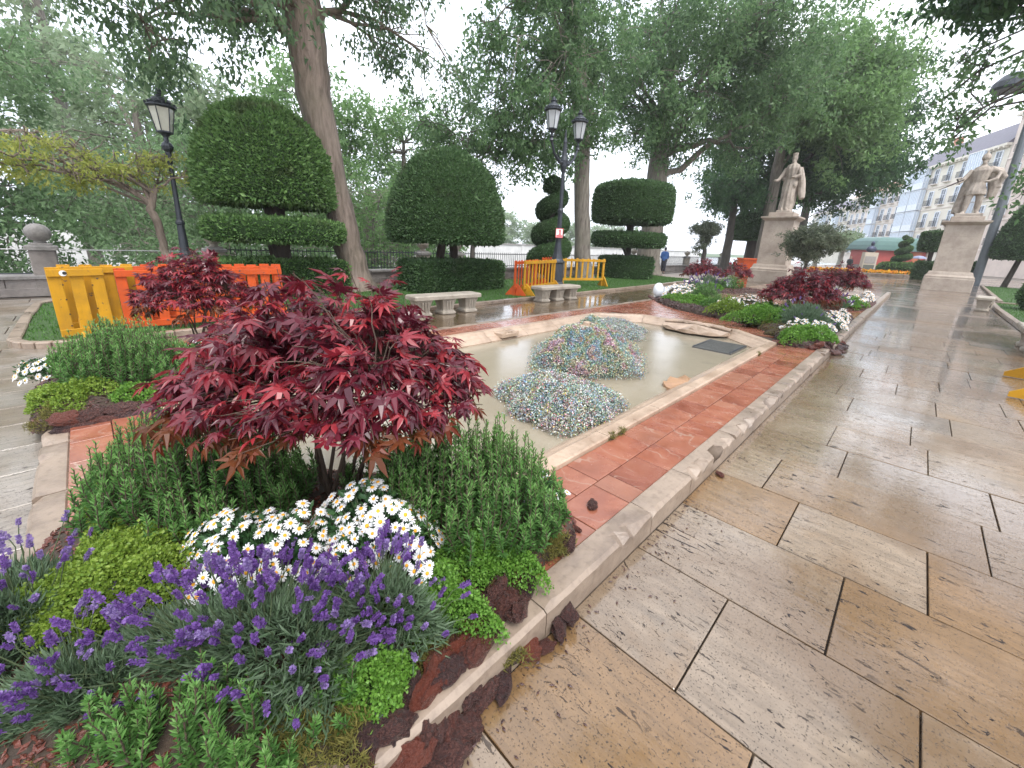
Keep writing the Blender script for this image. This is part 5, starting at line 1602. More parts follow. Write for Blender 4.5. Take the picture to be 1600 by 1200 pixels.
mb = MB(); scatter(mb, *LEAF4, P, frames(g.normal(size=(n, 3)), g), g.uniform(.15, .3, n)); o = mb.build('foliage', M['low_green'], fb); o['kind'] = 'stuff'
for i in range(9):
    mb = MB(); mb.cbox((-6.0 + i * 1.3, -1.25, .14), (1.28, .4, .28), .03); mb.build('edge_stone', M['kerb'], fb)

# ------------------------------------------------------------------ parked cars seen under the plane trees
def car(label, c, rz, col):
    r = thing('parked_car', label, 'car', c, rz, 'cars parked by the kiosk')
    pm = plain('car_paint', col, .25, .04, 2, 0)
    pr = [(-2.1, .35), (-2.12, .75), (-1.9, .92), (-1.1, 1.0), (-.55, 1.42), (.75, 1.45), (1.45, 1.02), (2.0, .90), (2.12, .65), (2.1, .35)]
    mb = MB(); k = len(pr)
    V = [(x, -.85 + (.14 if z > 1.1 else 0), z) for x, z in pr] + [(x, .85 - (.14 if z > 1.1 else 0), z) for x, z in pr]
    mb.addm(V, [np.array([list(range(k))]), np.array([list(range(2 * k - 1, k - 1, -1))]), np.array([(i, i + k, (i + 1) % k + k, (i + 1) % k) for i in range(k)])])
    mb.build('body', pm, r, bevel=.05)
    for s in (-1, 1):
        mb = MB(); mb.addm([(-1.0, s * .845, 1.0), (-.5, s * .735, 1.36), (.7, s * .735, 1.38), (1.3, s * .845, 1.02)], [np.array([(0, 1, 2, 3)])]); mb.build('side_window', M['pane'], r, loc=(0, s * .012, 0))
        for x in (-1.3, 1.3):
            mb = MB(); mb.tube([(0, -.1, 0), (0, .1, 0)], .32, 16, cap=True); mb.build('wheel', M['iron'], r, loc=(x, s * .78, .32))
        mb = MB(); mb.box((-2.1, s * .6, .7), (.06, .3, .14)); mb.build('headlight', M['white_wood'], r)


car('white car parked behind the small round tree', (58, 11.2, 0), R_(25), (.75, .77, .80))
car('silver car parked under the pale plane trees', (63, 11.5, 0), R_(25), (.5, .52, .55))
car('pale blue car parked left of the kiosk', (68, 14.5, 0), R_(25), (.55, .62, .72))

# orange box planter, people far off
ob = thing('orange_planter', 'orange box planter left of the cloaked statue pedestal', 'planter', (31.5, 8.55, 0), R_(-45))
mb = MB(); mb.cbox((0, 0, .62), (1.0, .8, 1.2), .02); mb.build('box', M['orange'], ob)
mb = MB(); mb.cbox((0, 0, 1.24), (1.1, .9, .10), .02); mb.build('rim', M['orange'], ob)


def person(label, c, rz, top, bottom, h=1.7, extra=None):
    p = thing('person', label, 'person', c, rz)
    s = h / 1.75
    skin = plain('skin', (.42, .27, .20), .6, .05, 5, 0)
    mb = MB()
    for y in (-.09, .09):
        mb.tube([(0, y, .92), (.03 * (1 if y > 0 else -4), y, .5), (-.02 + .12 * (1 if y > 0 else -1), y, .06)], [.10, .075, .05], 8, cap=True)
        mb.tube([(-.05 + .12 * (1 if y > 0 else -1), y, .05), (.16 + .12 * (1 if y > 0 else -1), y, .04)], [.05, .04], 6, cap=True)
    mb.lathe([(.14, .88), (.16, 1.0), (.14, 1.12), (.18, 1.35), (.17, 1.45), (.07, 1.50), (.055, 1.56)], 12, sx=.75, sy=1.1)
    for y in (-1, 1):
        mb.tube([(0, y * .19, 1.42), (-.02 * y, y * .24, 1.15), (.14, y * .22, .95)], [.055, .045, .03], 8, cap=True)
    body = rem(mb.build('body', skin, p), .018)
    mb = MB(); mb.lathe([(.17, .84), (.185, 1.0), (.165, 1.12), (.205, 1.35), (.185, 1.46), (.08, 1.50)], 12, sx=.78, sy=1.1)
    for y in (-1, 1): mb.tube([(0, y * .19, 1.42), (-.02 * y, y * .245, 1.15), (.10, y * .23, 1.0)], [.075, .062, .05], 8, cap=True)
    rem(mb.build('jacket', top, body), .018)
    mb = MB()
    for y in (-.09, .09): mb.tube([(0, y, .95), (.03 * (1 if y > 0 else -4), y, .5), (-.02 + .12 * (1 if y > 0 else -1), y, .10)], [.125, .095, .075], 8, cap=True)
    rem(mb.build('trousers', bottom, body), .018)
    mb = MB(); mb.lathe([(0, -.13), (.06, -.11), (.085, 0), (.07, .09), (0, .12)], 12); o = mb.build('head', skin, body, smooth=True, loc=(.01, 0, 1.65))
    mb = MB(); mb.lathe([(.06, -.1), (.092, -.02), (.092, .04), (.065, .11), (0, .135)], 12); mb.build('hair', plain('dark_hair', (.02, .016, .014), .6, .2, 9, 0), body, smooth=True, loc=(-.015, 0, 1.66))
    p.scale = (s, s, s)
    return p


person('walker in a blue jacket passing behind the drum shaped yew', (29.2, 13.35, .0), R_(20), plain('blue_jacket', (.05, .13, .35), .7, .1, 5, .1), plain('dark_trousers', (.03, .03, .04), .8, .1, 5, .1), 1.75)
person('person in dark clothes standing left of the bronze bust', (58.0, 5.75, 0), R_(200), plain('black_coat', (.02, .025, .03), .7, .1, 5, .1), plain('black_trousers', (.02, .02, .025), .8, .1, 5, .1), 1.75)
um_p = person('person walking under a grey umbrella right of the kiosk', (62.0, .50, 0), R_(120), plain('grey_coat', (.12, .12, .14), .7, .1, 5, .1), plain('navy_trousers', (.03, .035, .06), .8, .1, 5, .1), 1.72)
um = thing('umbrella', 'grey blue open umbrella held right of the kiosk', 'umbrella', (62.0, .50, 1.0))
mb = MB(); mb.lathe([(.62, .82), (.60, .88), (.45, 1.02), (.25, 1.10), (0, 1.13)], 8); mb.build('canopy', plain('umbrella_cloth', (.22, .25, .36), .6, .1, 5, 0), um)
mb = MB(); mb.tube([(0, 0, 0), (0, 0, 1.2)], .012, 6); mb.build('shaft', M['iron'], um)
# ------------------------------------------------------------------ planted corners of the basin
LAT = R_(-45.4)      # beds were planted in drifts across this direction
M['rosemary'] = leaf_mat('rosemary_needle', [(.055, .145, .032), (.095, .22, .052), (.145, .295, .082), (.070, .175, .042)], .5, .45)
M['rosemary_tip'] = leaf_mat('rosemary_tip', [(.11, .26, .055), (.16, .33, .085), (.22, .38, .125)], .5, .4)
M['lav_leaf'] = leaf_mat('lavender_leaf', [(.085, .140, .072), (.13, .20, .11), (.18, .25, .16), (.10, .165, .085)], .6, .25)
M['lav_fl'] = leaf_mat('lavender_flower', [(.105, .042, .20), (.16, .072, .29), (.22, .115, .37), (.125, .058, .22)], .6, .3)
M['lav_pale'] = leaf_mat('lavender_flower_pale', [(.16, .10, .28), (.24, .16, .38), (.30, .22, .42)], .6, .3)
M['thyme'] = leaf_mat('thyme_leaf', [(.085, .20, .025), (.13, .28, .038), (.19, .36, .060), (.10, .23, .035)], .5, .35)
M['thyme_y'] = leaf_mat('thyme_leaf_gold', [(.13, .21, .025), (.20, .30, .04), (.27, .37, .06), (.12, .22, .03)], .5, .35)
M['moss'] = leaf_mat('moss_strand', [(.085, .085, .018), (.14, .13, .026), (.20, .17, .042), (.08, .095, .022)], .8, .2)
M['bush_leaf'] = leaf_mat('daisy_leaf', [(.030, .085, .030), (.050, .12, .042), (.075, .16, .06)], .5, .3)
M['petal'] = leaf_mat('white_petal', [(.72, .72, .70), (.80, .80, .80), (.76, .77, .80)], .5, .25)
M['daisy_eye'] = plain('daisy_centre', (.70, .32, .012), .7, .25, 60, .3)
M['stem'] = plain('plant_stem', (.06, .085, .035), .7, .2, 20, 0)
M['woody'] = plain('woody_stem', (.075, .05, .035), .8, .3, 30, .2)
M['mp_deep'] = leaf_mat('maple_leaf_deep', [(.060, .008, .016), (.105, .012, .024), (.17, .020, .036), (.08, .010, .020)], .28, .35, spec=.65)
M['mp_red'] = leaf_mat('maple_leaf_red', [(.17, .014, .024), (.27, .022, .034), (.38, .036, .045), (.13, .012, .022)], .28, .4, spec=.65)
M['mp_olive'] = leaf_mat('maple_leaf_bronze', [(.11, .035, .014), (.16, .050, .018), (.20, .030, .018), (.09, .055, .018)], .4, .4)


def bark_chip_mat():
    t = NT('pine_bark')
    v = t.coord('Object', scale=(1, 1, 2.5), rnd=True)
    a = t.noise(v, 9, 6, .65, .8)
    b = t.noise(v, 40, 4, .6)
    c = t.ramp(a, [(.28, (.014, .009, .009)), (.46, (.060, .026, .022)), (.62, (.115, .045, .034)), (.78, (.18, .095, .078))])
    oi = t.n('ObjectInfo')
    c = t.mix(t.ramp(oi.outputs['Random'], [(.55, 0.0), (1.0, .7)]), c, (.16, .036, .018))
    c = t.mix(t.ramp(oi.outputs['Random'], [(0.0, .75), (.35, 0.0)]), c, (.030, .020, .022))
    c = t.mix(t.ramp(b, [(.3, .5), (.45, 0.0)]), c, (.015, .010, .009))
    t.set(c, t.ramp(a, [(.3, .14), (.7, .34)]))
    t.bump(t.math('ADD', a, t.math('MULTIPLY', b, .4)), .9, .02)
    return t.m


M['barkchip'] = bark_chip_mat()
BARK = []
for q in range(8):
    g = np.random.default_rng(400 + q)
    bm = bmesh.new(); bmesh.ops.create_icosphere(bm, subdivisions=3, radius=1.0)
    sx, sy, sz = g.uniform(.85, 1.15), g.uniform(.40, .62), g.uniform(.22, .34)
    for v in bm.verts:
        p = v.co.copy()
        # broken, layered plates: squared-off outline, stepped top
        k = max(abs(p.x), abs(p.y)) / (abs(p.x) ** 4 + abs(p.y) ** 4) ** .25 if (abs(p.x) + abs(p.y)) > 1e-4 else 1
        n1 = mnoise.noise(p * 1.3 + Vector((q * 9, 0, 0))); n2 = mnoise.noise(p * 3.4 + Vector((0, q * 7, 0))); n3 = mnoise.noise(Vector((p.x * 2.0, p.y * 9.0, q * 3.0)))
        cv = mnoise.cell_vector(p * 3.1 + Vector((q * 5.0, 0, 0))) - Vector((.5, .5, .5))
        c2 = mnoise.cell_vector(Vector((p.x * 2.2, p.y * 6.5, p.z * 4)) + Vector((0, q * 5.0, 0))) - Vector((.5, .5, .5))
        s = 1 + .34 * n1 + .14 * n2
        z = p.z * s * sz + .06 * n2
        z = z * .55 + .45 * round(z / .085) * .085 + .035 * n3
        v.co = Vector((p.x * s * sx * (.9 + .1 * k) + .13 * cv.x, p.y * s * sy + .09 * cv.y, z + .10 * c2.z + .04 * cv.z))
    me = bpy.data.meshes.new('bark_chunk'); bm.to_mesh(me); bm.free()
    me.polygons.foreach_set('use_smooth', np.zeros(len(me.polygons), dtype=bool))
    me.materials.append(M['barkchip'])
    BARK.append(me)


ORD = ['first', 'second', 'third', 'fourth', 'fifth', 'sixth', 'seventh', 'eighth', 'ninth', 'tenth', 'eleventh', 'twelfth', 'thirteenth', 'fourteenth', 'fifteenth', 'sixteenth', 'seventeenth', 'eighteenth',
       'nineteenth', 'twentieth', 'twenty-first', 'twenty-second', 'twenty-third', 'twenty-fourth', 'twenty-fifth', 'twenty-sixth', 'twenty-seventh', 'twenty-eighth', 'twenty-ninth', 'thirtieth']


def bark(c, s, rz, k, label, group, tilt=(0, 0), flat=1.0):
    o = put('bark_chunk', BARK[k % 8], None, c, (tilt[0], tilt[1], rz), (s, s, s * flat))
    return tag(o, label, 'bark', group)


def mound(name, loop, levels, mat, seed=0, c=None):
    P = np.array(loop, float); cc = P.mean(0) if c is None else np.array(c)
    # smooth closed outline
    k = len(P); Q = []
    for i in range(k):
        p0, p1, p2, p3 = P[i - 1], P[i], P[(i + 1) % k], P[(i + 2) % k]
        for t_ in (0, .33, .66):
            Q.append(.5 * ((2 * p1) + (-p0 + p2) * t_ + (2 * p0 - 5 * p1 + 4 * p2 - p3) * t_ ** 2 + (-p0 + 3 * p1 - 3 * p2 + p3) * t_ ** 3))
    Q = np.array(Q); n = len(Q); V = []
    for f_, z in levels:
        for q in Q:
            w = cc + (q - cc) * f_
            V.append((w[0], w[1], z + .03 * mnoise.noise(Vector((w[0] * 4, w[1] * 4, seed))) * (1 if f_ < 1 else 0)))
    F = [(i * n + j, i * n + (j + 1) % n, (i + 1) * n + (j + 1) % n, (i + 1) * n + j) for i in range(len(levels) - 1) for j in range(n)]
    mb = MB(); mb.addm(np.array(V), [np.array(F), np.array([[(len(levels) - 1) * n + j for j in range(n)]])])
    o = mb.build(name, mat, smooth=True); o['kind'] = 'structure'
    # crumbled bark mulch over the soil
    g = np.random.default_rng(900 + seed)
    A_ = (Q.max(0) - Q.min(0)).prod()
    nm = int(min(7000, 1500 * A_ + 600)); ms = .016 if A_ < 8 else .035
    VV, FF, _ = mb.arrays()
    PP, NN = surf_points(VV, FF, nm, g)
    mu = MB(); scatter(mu, OCTA[0] * np.array([.5, 1, .28]), OCTA[1], PP + NN * .004, frames(np.cross(NN, g.normal(size=NN.shape)) + g.normal(0, .25, NN.shape), g, .5), g.uniform(.4, 1.5, nm) * ms)
    m_ = mu.build('mulch', M['barkchip'], o); m_['kind'] = 'stuff'
    return o


def dome_pts(n, rx, ry, h, g, rz=0.0, inner=.0, z0=0.0):
    th = g.uniform(0, 2 * PI, n); q = np.sqrt(g.uniform(inner, 1, n))
    x, y = rx * q * np.cos(th), ry * q * np.sin(th)
    lump = np.array([mnoise.noise(Vector((a_ / rx * 1.7 + h * 31, b_ / ry * 1.7, rx * 9))) for a_, b_ in zip(x, y)])
    z = z0 + h * np.sqrt(np.maximum(0, 1 - q ** 2.2)) * (.92 + .55 * lump)
    wv = 1 + .22 * np.sin(th * 3 + rx * 40) + .12 * np.sin(th * 5 + h * 50)
    x, y = x * wv, y * wv
    a, b = math.cos(rz), math.sin(rz)
    N = np.stack([x / rx ** 2, y / ry ** 2, np.maximum(z - z0, .05) / h ** 2 * .8], -1); N /= np.linalg.norm(N, axis=1)[:, None]
    rot = np.array([[a, -b, 0], [b, a, 0], [0, 0, 1]])
    return np.stack([x, y, z], -1) @ rot.T, N @ rot.T, q


def rosemary(label, c, rx, ry, h, nst, seed, rz=LAT, ln=.033, nd=70, group='rosemary bushes', mat='rosemary', tip='rosemary_tip', lean=.12):
    g = np.random.default_rng(seed)
    r = thing('rosemary_bush', label, 'shrub', c, 0, group)
    th = g.uniform(0, 2 * PI, nst); q = np.sqrt(g.uniform(0, 1, nst))
    a, b = math.cos(rz), math.sin(rz); rot = np.array([[a, -b], [b, a]])
    xy = np.stack([rx * q * np.cos(th), ry * q * np.sin(th)], -1) @ rot.T
    top = h * (1 - .62 * q ** 2.2) * g.uniform(.80, 1.08, nst)
    S_, L_, Tp = MB(), MB(), MB()
    for i in range(nst):
        base = np.array([xy[i, 0] * .86, xy[i, 1] * .86, 0]); end = np.array([xy[i, 0] * (1 + lean * .3), xy[i, 1] * (1 + lean * .3), top[i]])
        end[:2] += g.normal(0, .03, 2)
        t_ = np.linspace(0, 1, 6)[:, None]
        p = base * (1 - t_) + end * t_; p[:, :2] += (xy[i] * .12)[None] * (np.sin(t_ * PI)); p[1:-1] += g.normal(0, .006, (4, 3))
        S_.tube(p, np.linspace(.0042, .0018, 6), 4)
        k = nd; tt = np.sort(g.uniform(.16, 1, k)); fi = (tt * 5).clip(0, 4.999); j = fi.astype(int); fr = (fi - j)[:, None]
        P = p[j] * (1 - fr) + p[j + 1] * fr
        ax = (p[j + 1] - p[j]); ax /= np.linalg.norm(ax, axis=1)[:, None]
        ang = np.arange(k) * 2.4 + g.normal(0, .3, k)
        u = np.cross(ax, [0.3, .2, 1.0]); u /= np.linalg.norm(u, axis=1)[:, None] + 1e-6; w = np.cross(ax, u)
        out = np.cos(ang)[:, None] * u + np.sin(ang)[:, None] * w
        D = out + ax * (.55 + .9 * tt[:, None] ** 3)
        sz = ln * g.uniform(.75, 1.15, k) * (1 - .35 * tt ** 4)
        is_tip = tt > .80
        for mb_, mk in ((L_, ~is_tip), (Tp, is_tip)):
            if mk.any(): scatter(mb_, NEEDLE[0] * np.array([2.1, 1, 1.4]), NEEDLE[1], P[mk], frames(D[mk], g), sz[mk])
    S_.build('stems', M['woody'], r)
    o = L_.build('needles', M[mat], r); o['kind'] = 'stuff'
    o = Tp.build('shoot_tips', M[tip], r); o['kind'] = 'stuff'
    return r


def spike_mesh(mat, seed, L=.050):
    g = np.random.default_rng(seed); mb = MB()
    for w in range(7):
        z = L * w / 6; rr = .0085 * (1 - .5 * (w / 6) ** 2) * (0.75 if w == 0 else 1)
        k = 6; a = np.arange(k) * 2 * PI / k + w * .5 + g.normal(0, .15, k)
        P = np.stack([np.cos(a) * rr * .45, np.sin(a) * rr * .45, np.full(k, z)], -1)
        D = np.stack([np.cos(a), np.sin(a), np.full(k, .9)], -1) + g.normal(0, .2, (k, 3))
        scatter(mb, ROUND[0] * np.array([.9, 1, 1]), ROUND[1], P, frames(D, g), g.uniform(.010, .014, k))
    mb.tube([(0, 0, -.012), (0, 0, L)], .0022, 4)
    return mb.mesh('flower_spike', mat)


SPK = [spike_mesh(M['lav_fl'], 1, .045), spike_mesh(M['lav_fl'], 2, .036), spike_mesh(M['lav_fl'], 3, .054)]
SPP = [spike_mesh(M['lav_pale'], 4, .032), spike_mesh(M['lav_pale'], 5, .04)]


def lavender(label, c, rx, ry, h, nl, ns, seed, rz=LAT, fl=.16, group='lavender plants', pale=.15, lsc=1.0, side=None, sscale=1.0):
    g = np.random.default_rng(seed)
    r = thing('lavender_plant', label, 'lavender', c, 0, group)
    P, N, q = dome_pts(nl, rx, ry, h, g, rz)
    P *= g.uniform(.55, 1.0, nl)[:, None] ** .5
    D = N + np.array([0, 0, .5]) + g.normal(0, .45, N.shape)
    mb = MB(); T = (NEEDLE[0] * np.array([1.05, 1, 1.5]), NEEDLE[1])
    scatter(mb, *T, P, frames(D, g), g.uniform(.035, .070, nl) * lsc)
    o = mb.build('foliage', M['lav_leaf'], r); o['kind'] = 'stuff'
    # flower stems and spikes
    P, N, q = dome_pts(ns, rx * .96, ry * .96, h, g, rz)
    st = MB()
    for i in range(ns):
        d = N[i] * .55 + np.array([0, 0, 1.0]) + g.normal(0, .22, 3); d /= np.linalg.norm(d)
        L = fl * g.uniform(.55, 1.15)
        a_ = P[i] * .8; e = P[i] + d * L
        p = bendline(a_, e, .01, 5, g, .004)
        st.tube(p, [.0022, .002, .0018, .0016, .0015], 4)
        me = SPK[g.integers(3)] if g.uniform() > pale else SPP[g.integers(2)]
        dd = Vector(p[-1] - p[-2]) + Vector(g.normal(0, .006, 3))
        o = put('flower_spike', me, r, tuple(e)); o.rotation_mode = 'QUATERNION'; o.rotation_quaternion = dd.to_track_quat('Z', 'Y')
        s = g.uniform(.8, 1.25) * sscale; o.scale = (s, s, s)
    st.build('flower_stems', M['stem'], r)
    return r


def daisy_mesh(seed, n=15):
    g = np.random.default_rng(seed); mb = MB()
    for k in range(n):
        a = 2 * PI * k / n + g.normal(0, .06); l = g.uniform(.9, 1.06); w = .155
        ca, sa = math.cos(a), math.sin(a); dz = g.normal(0, .05)
        loc = [(.22, -.06, 0), (.65, -w * .9, .04 + dz), (.96 * l, -w * .5, dz - .04), (1.0 * l, 0, dz - .05), (.96 * l, w * .5, dz - .04), (.65, w * .9, .04 + dz), (.22, .06, 0)]
        mb.add([(x * ca - y * sa, x * sa + y * ca, z) for x, y, z in loc], [list(range(7))], 0)
    mb.lathe([(.30, -.02), (.31, .06), (.22, .13), (.10, .16), (0, .165)], 9, m=1)
    return mb.mesh('flower', [M['petal'], M['daisy_eye']])


DAI = [daisy_mesh(i, 14 + i % 3) for i in range(4)]


def daisies(label, c, rx, ry, h, nfl, nlf, seed, rz=LAT, size=.030, group='white daisy clumps', face=(-.45, -.45, .8)):
    g = np.random.default_rng(seed)
    r = thing('daisy_clump', label, 'daisies', c, 0, group)
    P, N, q = dome_pts(nlf, rx, ry, h, g, rz)
    P *= g.uniform(.6, .98, nlf)[:, None]
    mb = MB(); scatter(mb, *LEAF4, P, frames(N + np.array([0, 0, .4]) + g.normal(0, .5, N.shape), g), g.uniform(.020, .042, nlf))
    o = mb.build('foliage', M['bush_leaf'], r); o['kind'] = 'stuff'
    # spread flower heads evenly over the dome
    Q, NN, q = dome_pts(nfl * 12, rx, ry, h, g, rz)
    keep = []
    dmin = size * 1.30
    for i in range(len(Q)):
        if all(np.sum((Q[i] - Q[j]) ** 2) > (dmin * g.uniform(.7, 1.2)) ** 2 for j in keep): keep.append(i)
        if len(keep) >= nfl: break
    st = MB()
    for i in keep:
        d = NN[i] * .7 + np.array(face) * .55 + g.normal(0, .16, 3)
        p = Q[i] + NN[i] * g.uniform(-.006, .022)
        o = put('flower', DAI[g.integers(4)], r, tuple(p)); o.rotation_mode = 'QUATERNION'; o.rotation_quaternion = Vector(d).to_track_quat('Z', 'Y')
        s = size * g.uniform(.82, 1.15); o.scale = (s, s, s)
        st.tube(np.array([Q[i] * .75, p * .9 + Q[i] * .1, p]), .0016, 4)
    st.build('flower_stems', M['stem'], r)
    return r


def thyme(label, c, rx, ry, h, n, seed, rz=LAT, size=.0125, mat='thyme', group='low thyme cushions', lumps=.35, name='thyme_cushion', cat='ground cover', tm=(LEAF4[0] * np.array([1.7, 1, 1]), LEAF4[1])):
    g = np.random.default_rng(seed)
    r = thing(name, label, cat, c, 0, group)
    P, N, q = dome_pts(n, rx, ry, h, g, rz)
    l = np.array([mnoise.noise(Vector((p[0] * 11 + seed, p[1] * 11, 0))) for p in P])
    P[:, 2] *= (1 + lumps * l) * g.uniform(.72, 1.0, n); P += N * g.normal(0, .007, n)[:, None]
    ed = 1 + .10 * np.sin(5 * np.arctan2(P[:, 1], P[:, 0]) + seed) + .07 * np.sin(9 * np.arctan2(P[:, 1], P[:, 0]))
    P[:, :2] *= ed[:, None]
    mb = MB(); scatter(mb, *tm, P, frames(N * .5 + np.array([0, 0, .3]) + g.normal(0, .7, N.shape), g), g.uniform(.7, 1.3, n) * size)
    o = mb.build('leaves', M[mat], r); o['kind'] = 'stuff'
    mb = MB(); mb.lathe([(.72, 0), (.68, .25), (.5, .42), (.3, .54), (0, .60)], 18, sx=rx, sy=ry, rz=rz); V = mb.V[-1]; V[:, 2] *= h * .9
    mb.build('cushion', M['yew_core'] if mat != 'moss' else M['soil'], r, smooth=True)
    return r


MOSS_T = (BLADE[0] * np.array([1.5, 1, 1.5]), BLADE[1])


def moss(label, c, rx, ry, h, n, seed, rz=LAT):
    return thyme(label, c, rx, ry, h, n, seed, rz, .026, 'moss', 'moss cushions on the bed edge', .5, 'moss_cushion', 'moss', MOSS_T)


PAL = [palmate(7, 122, 1.7, .15, 0), palmate(7, 118, 1.5, .45, 1), palmate(7, 125, 1.7, .75, 2), palmate(5, 95, 1.6, .5, 9), palmate(7, 110, 1.45, -.25, 4), palmate(7, 128, 1.6, .35, 5)]
for _k, (_v, _f) in enumerate(PAL):   # each blade curls and twists its own way
    _v[:, 2] += .10 * np.sin(_v[:, 0] * 3.0 + _k) * _v[:, 1] + .05 * np.sin(_v[:, 1] * 7 + _k * 2)


def maple(label, c, R0, z0, z1, ntip, seed, leaf=.105, nobj=300, group='red leafed maples', sx=1.0, low=True, fine=True):
    """multi stemmed red maple: fan of stems, spreading tiers, palmate leaves"""
    g = np.random.default_rng(seed)
    r = thing('red_maple', label, 'maple', c, 0, group)
    a, b = math.cos(LAT), math.sin(LAT)
    th = g.uniform(0, 2 * PI, ntip); q = np.sqrt(g.uniform(.02, 1, ntip))
    lat, dep = R0 * q * np.cos(th) * sx, R0 * q * np.sin(th) * .78
    x, y = lat * a - dep * b, lat * b + dep * a
    # umbrella tiers, higher in the middle, some sprays sag
    zt = z0 + (z1 - z0) * (.30 + .70 * (1 - q ** 1.7)) * g.uniform(.58, 1.05, ntip) + g.normal(0, .03, ntip)
    tips = np.stack([x, y, zt], -1)
    W_ = MB()
    stems = []
    for k in range(9):
        e = tips[g.integers(ntip)].copy(); e[:2] *= .55; e[2] = z0 + (z1 - z0) * g.uniform(.15, .5)
        s = np.array([g.normal(0, .035), g.normal(0, .035), 0])
        p = bendline(s, e, .05, 7, g, .012); W_.tube(p, np.linspace(.011, .005, 7), 6); stems.append(p[2:])
    SP = np.concatenate(stems)
    leafP, leafD, leafS = [], [], []
    for t_ in tips:
        d = np.linalg.norm(SP - t_, axis=1) + .6 * np.maximum(0, SP[:, 2] - t_[2]); k = d.argmin()
        p = bendline(SP[k], t_, .03, 6, g, .01); W_.tube(p, np.linspace(.0042, .0016, 6), 4)
        out = t_ - SP[k]; out[2] *= .3; out /= np.linalg.norm(out) + 1e-6
        for m_ in range(g.integers(4, 7)):
            f_ = g.uniform(.45, 1.0); j = min(4, int(f_ * 5)); base = p[j] + (p[j + 1] - p[j]) * (f_ * 5 - j)
            side = np.cross(out, [0, 0, 1.0]) * g.choice([-1, 1]) * g.uniform(.2, 1.1)
            D = out * g.uniform(.5, 1) + side + np.array([0, 0, g.uniform(-.9, .1)]) + g.normal(0, .15, 3)
            leafP.append(base + D / np.linalg.norm(D) * leaf * .45); leafD.append(D); leafS.append(leaf * g.uniform(.5, 1.25))
    W_.build('stems', M['woody'], r)
    leafP, leafD, leafS = np.array(leafP), np.array(leafD), np.array(leafS)
    Fm = frames(leafD, g, .38)
    n = len(leafP)
    mid = z0 + (z1 - z0) * .27
    cls = np.where(leafP[:, 2] < mid, 2, np.where(g.uniform(size=n) < .60, 0, 1))
    mats = [M['mp_deep'], M['mp_red'], M['mp_olive']]
    # the leaves that show largest are objects of their own
    cw = np.array(c)
    dist = np.linalg.norm(leafP + cw - np.array([0, 0, 1.6]), axis=1)
    order = np.argsort(dist)
    first = order[:nobj] if nobj else order[:0]; rest = order[len(first):]
    if nobj:
        LM = {}
        for i in first:
            key = (int(g.choice([0, 1, 2, 4, 5, 3])), int(cls[i]))
            if key not in LM:
                mb = MB(); mb.addm(PAL[key[0]][0], PAL[key[0]][1]); LM[key] = mb.mesh('leaf', mats[key[1]])
            M4 = Matrix([[*Fm[i][0], 0], [*Fm[i][1], 0], [*Fm[i][2], 0], [0, 0, 0, 1]])
            o = put('leaf', LM[key], r, tuple(leafP[i])); o.rotation_mode = 'QUATERNION'; o.rotation_quaternion = M4.to_quaternion(); s = leafS[i]; o.scale = (s, s, s)
    for k in range(3):
        mk = rest[cls[rest] == k]
        if len(mk):
            mb = MB(); T = PAL[k] if fine else PAL[3]
            scatter(mb, *T, leafP[mk], Fm[mk], leafS[mk]); o = mb.build('foliage', mats[k], r); o['kind'] = 'stuff'
    return r


# ---- foreground bed
mound('planting_soil', [(-.46, .90), (.1, .94), (.7, .955), (1.3, .965), (1.62, 1.0), (1.74, 1.18), (1.58, 1.5), (1.25, 1.95), (.9, 2.45), (.45, 2.85), (0, 2.95), (-.36, 2.75), (-.46, 2.2), (-.48, 1.5)],
      [(1.0, .09), (.97, .15), (.85, .20), (.6, .26), (.3, .28), (.05, .28)], M['soil'])
maple('large red maple with glossy lobed leaves in the nearest flower bed', (.74, 1.92, .26), .76, .40, 1.20, 520, 501, .080, 300)
rosemary('upright rosemary bush left of the large maple', (.22, 2.24, .24), .48, .33, .62, 330, 510)
rosemary('upright rosemary bush right of the daisies under the large maple', (1.10, 1.32, .24), .44, .28, .58, 320, 511)
rosemary('low rosemary sprigs at the very front of the nearest bed', (.0, 1.14, .12), .24, .10, .36, 75, 512, nd=70, ln=.034)
rosemary('few rosemary sprigs between the lavender and the right thyme', (.27, 1.06, .13), .12, .08, .24, 24, 513, ln=.032)
rosemary('darker rosemary sprigs behind, below the large maple', (1.0, 1.72, .24), .30, .18, .46, 60, 514)
lavender('broad purple lavender drift in front of the daisies', (.19, 1.33, .16), .42, .20, .27, 11000, 250, 520, fl=.15, pale=.22, sscale=.80)
lavender('lavender with paler spikes at the right end of the drift', (.53, 1.12, .18), .22, .12, .26, 4600, 130, 521, fl=.14, pale=.35, sscale=.74)
lavender('grey green lavender at the left border of the nearest bed', (-.36, 1.98, .10), .18, .22, .30, 5800, 70, 522, fl=.17, pale=.6, sscale=.70)
lavender('trailing lavender at the bottom left corner', (-.22, 1.58, .08), .24, .17, .24, 6200, 70, 523, fl=.14, pale=.45, sscale=.74)
daisies('white daisy clump left half, below the rosemary', (.29, 1.60, .22), .32, .20, .33, 170, 3600, 530, size=.0235)
daisies('white daisy clump right half, nearest the right rosemary', (.66, 1.36, .24), .28, .20, .37, 180, 3600, 531, size=.0235)
daisies('few small white daisies at the right tip of the nearest bed', (1.46, 1.18, .20), .15, .12, .24, 14, 1500, 532, size=.024)
thyme('bright green thyme cushion left of the lavender', (-.10, 1.92, .26), .36, .24, .18, 26000, 540, mat='thyme_y')
thyme('bright green thyme spilling over the front kerb', (.72, 1.06, .16), .22, .12, .20, 13000, 541)
thyme('bright green thyme below the right rosemary', (1.02, 1.10, .17), .23, .13, .19, 13000, 542)
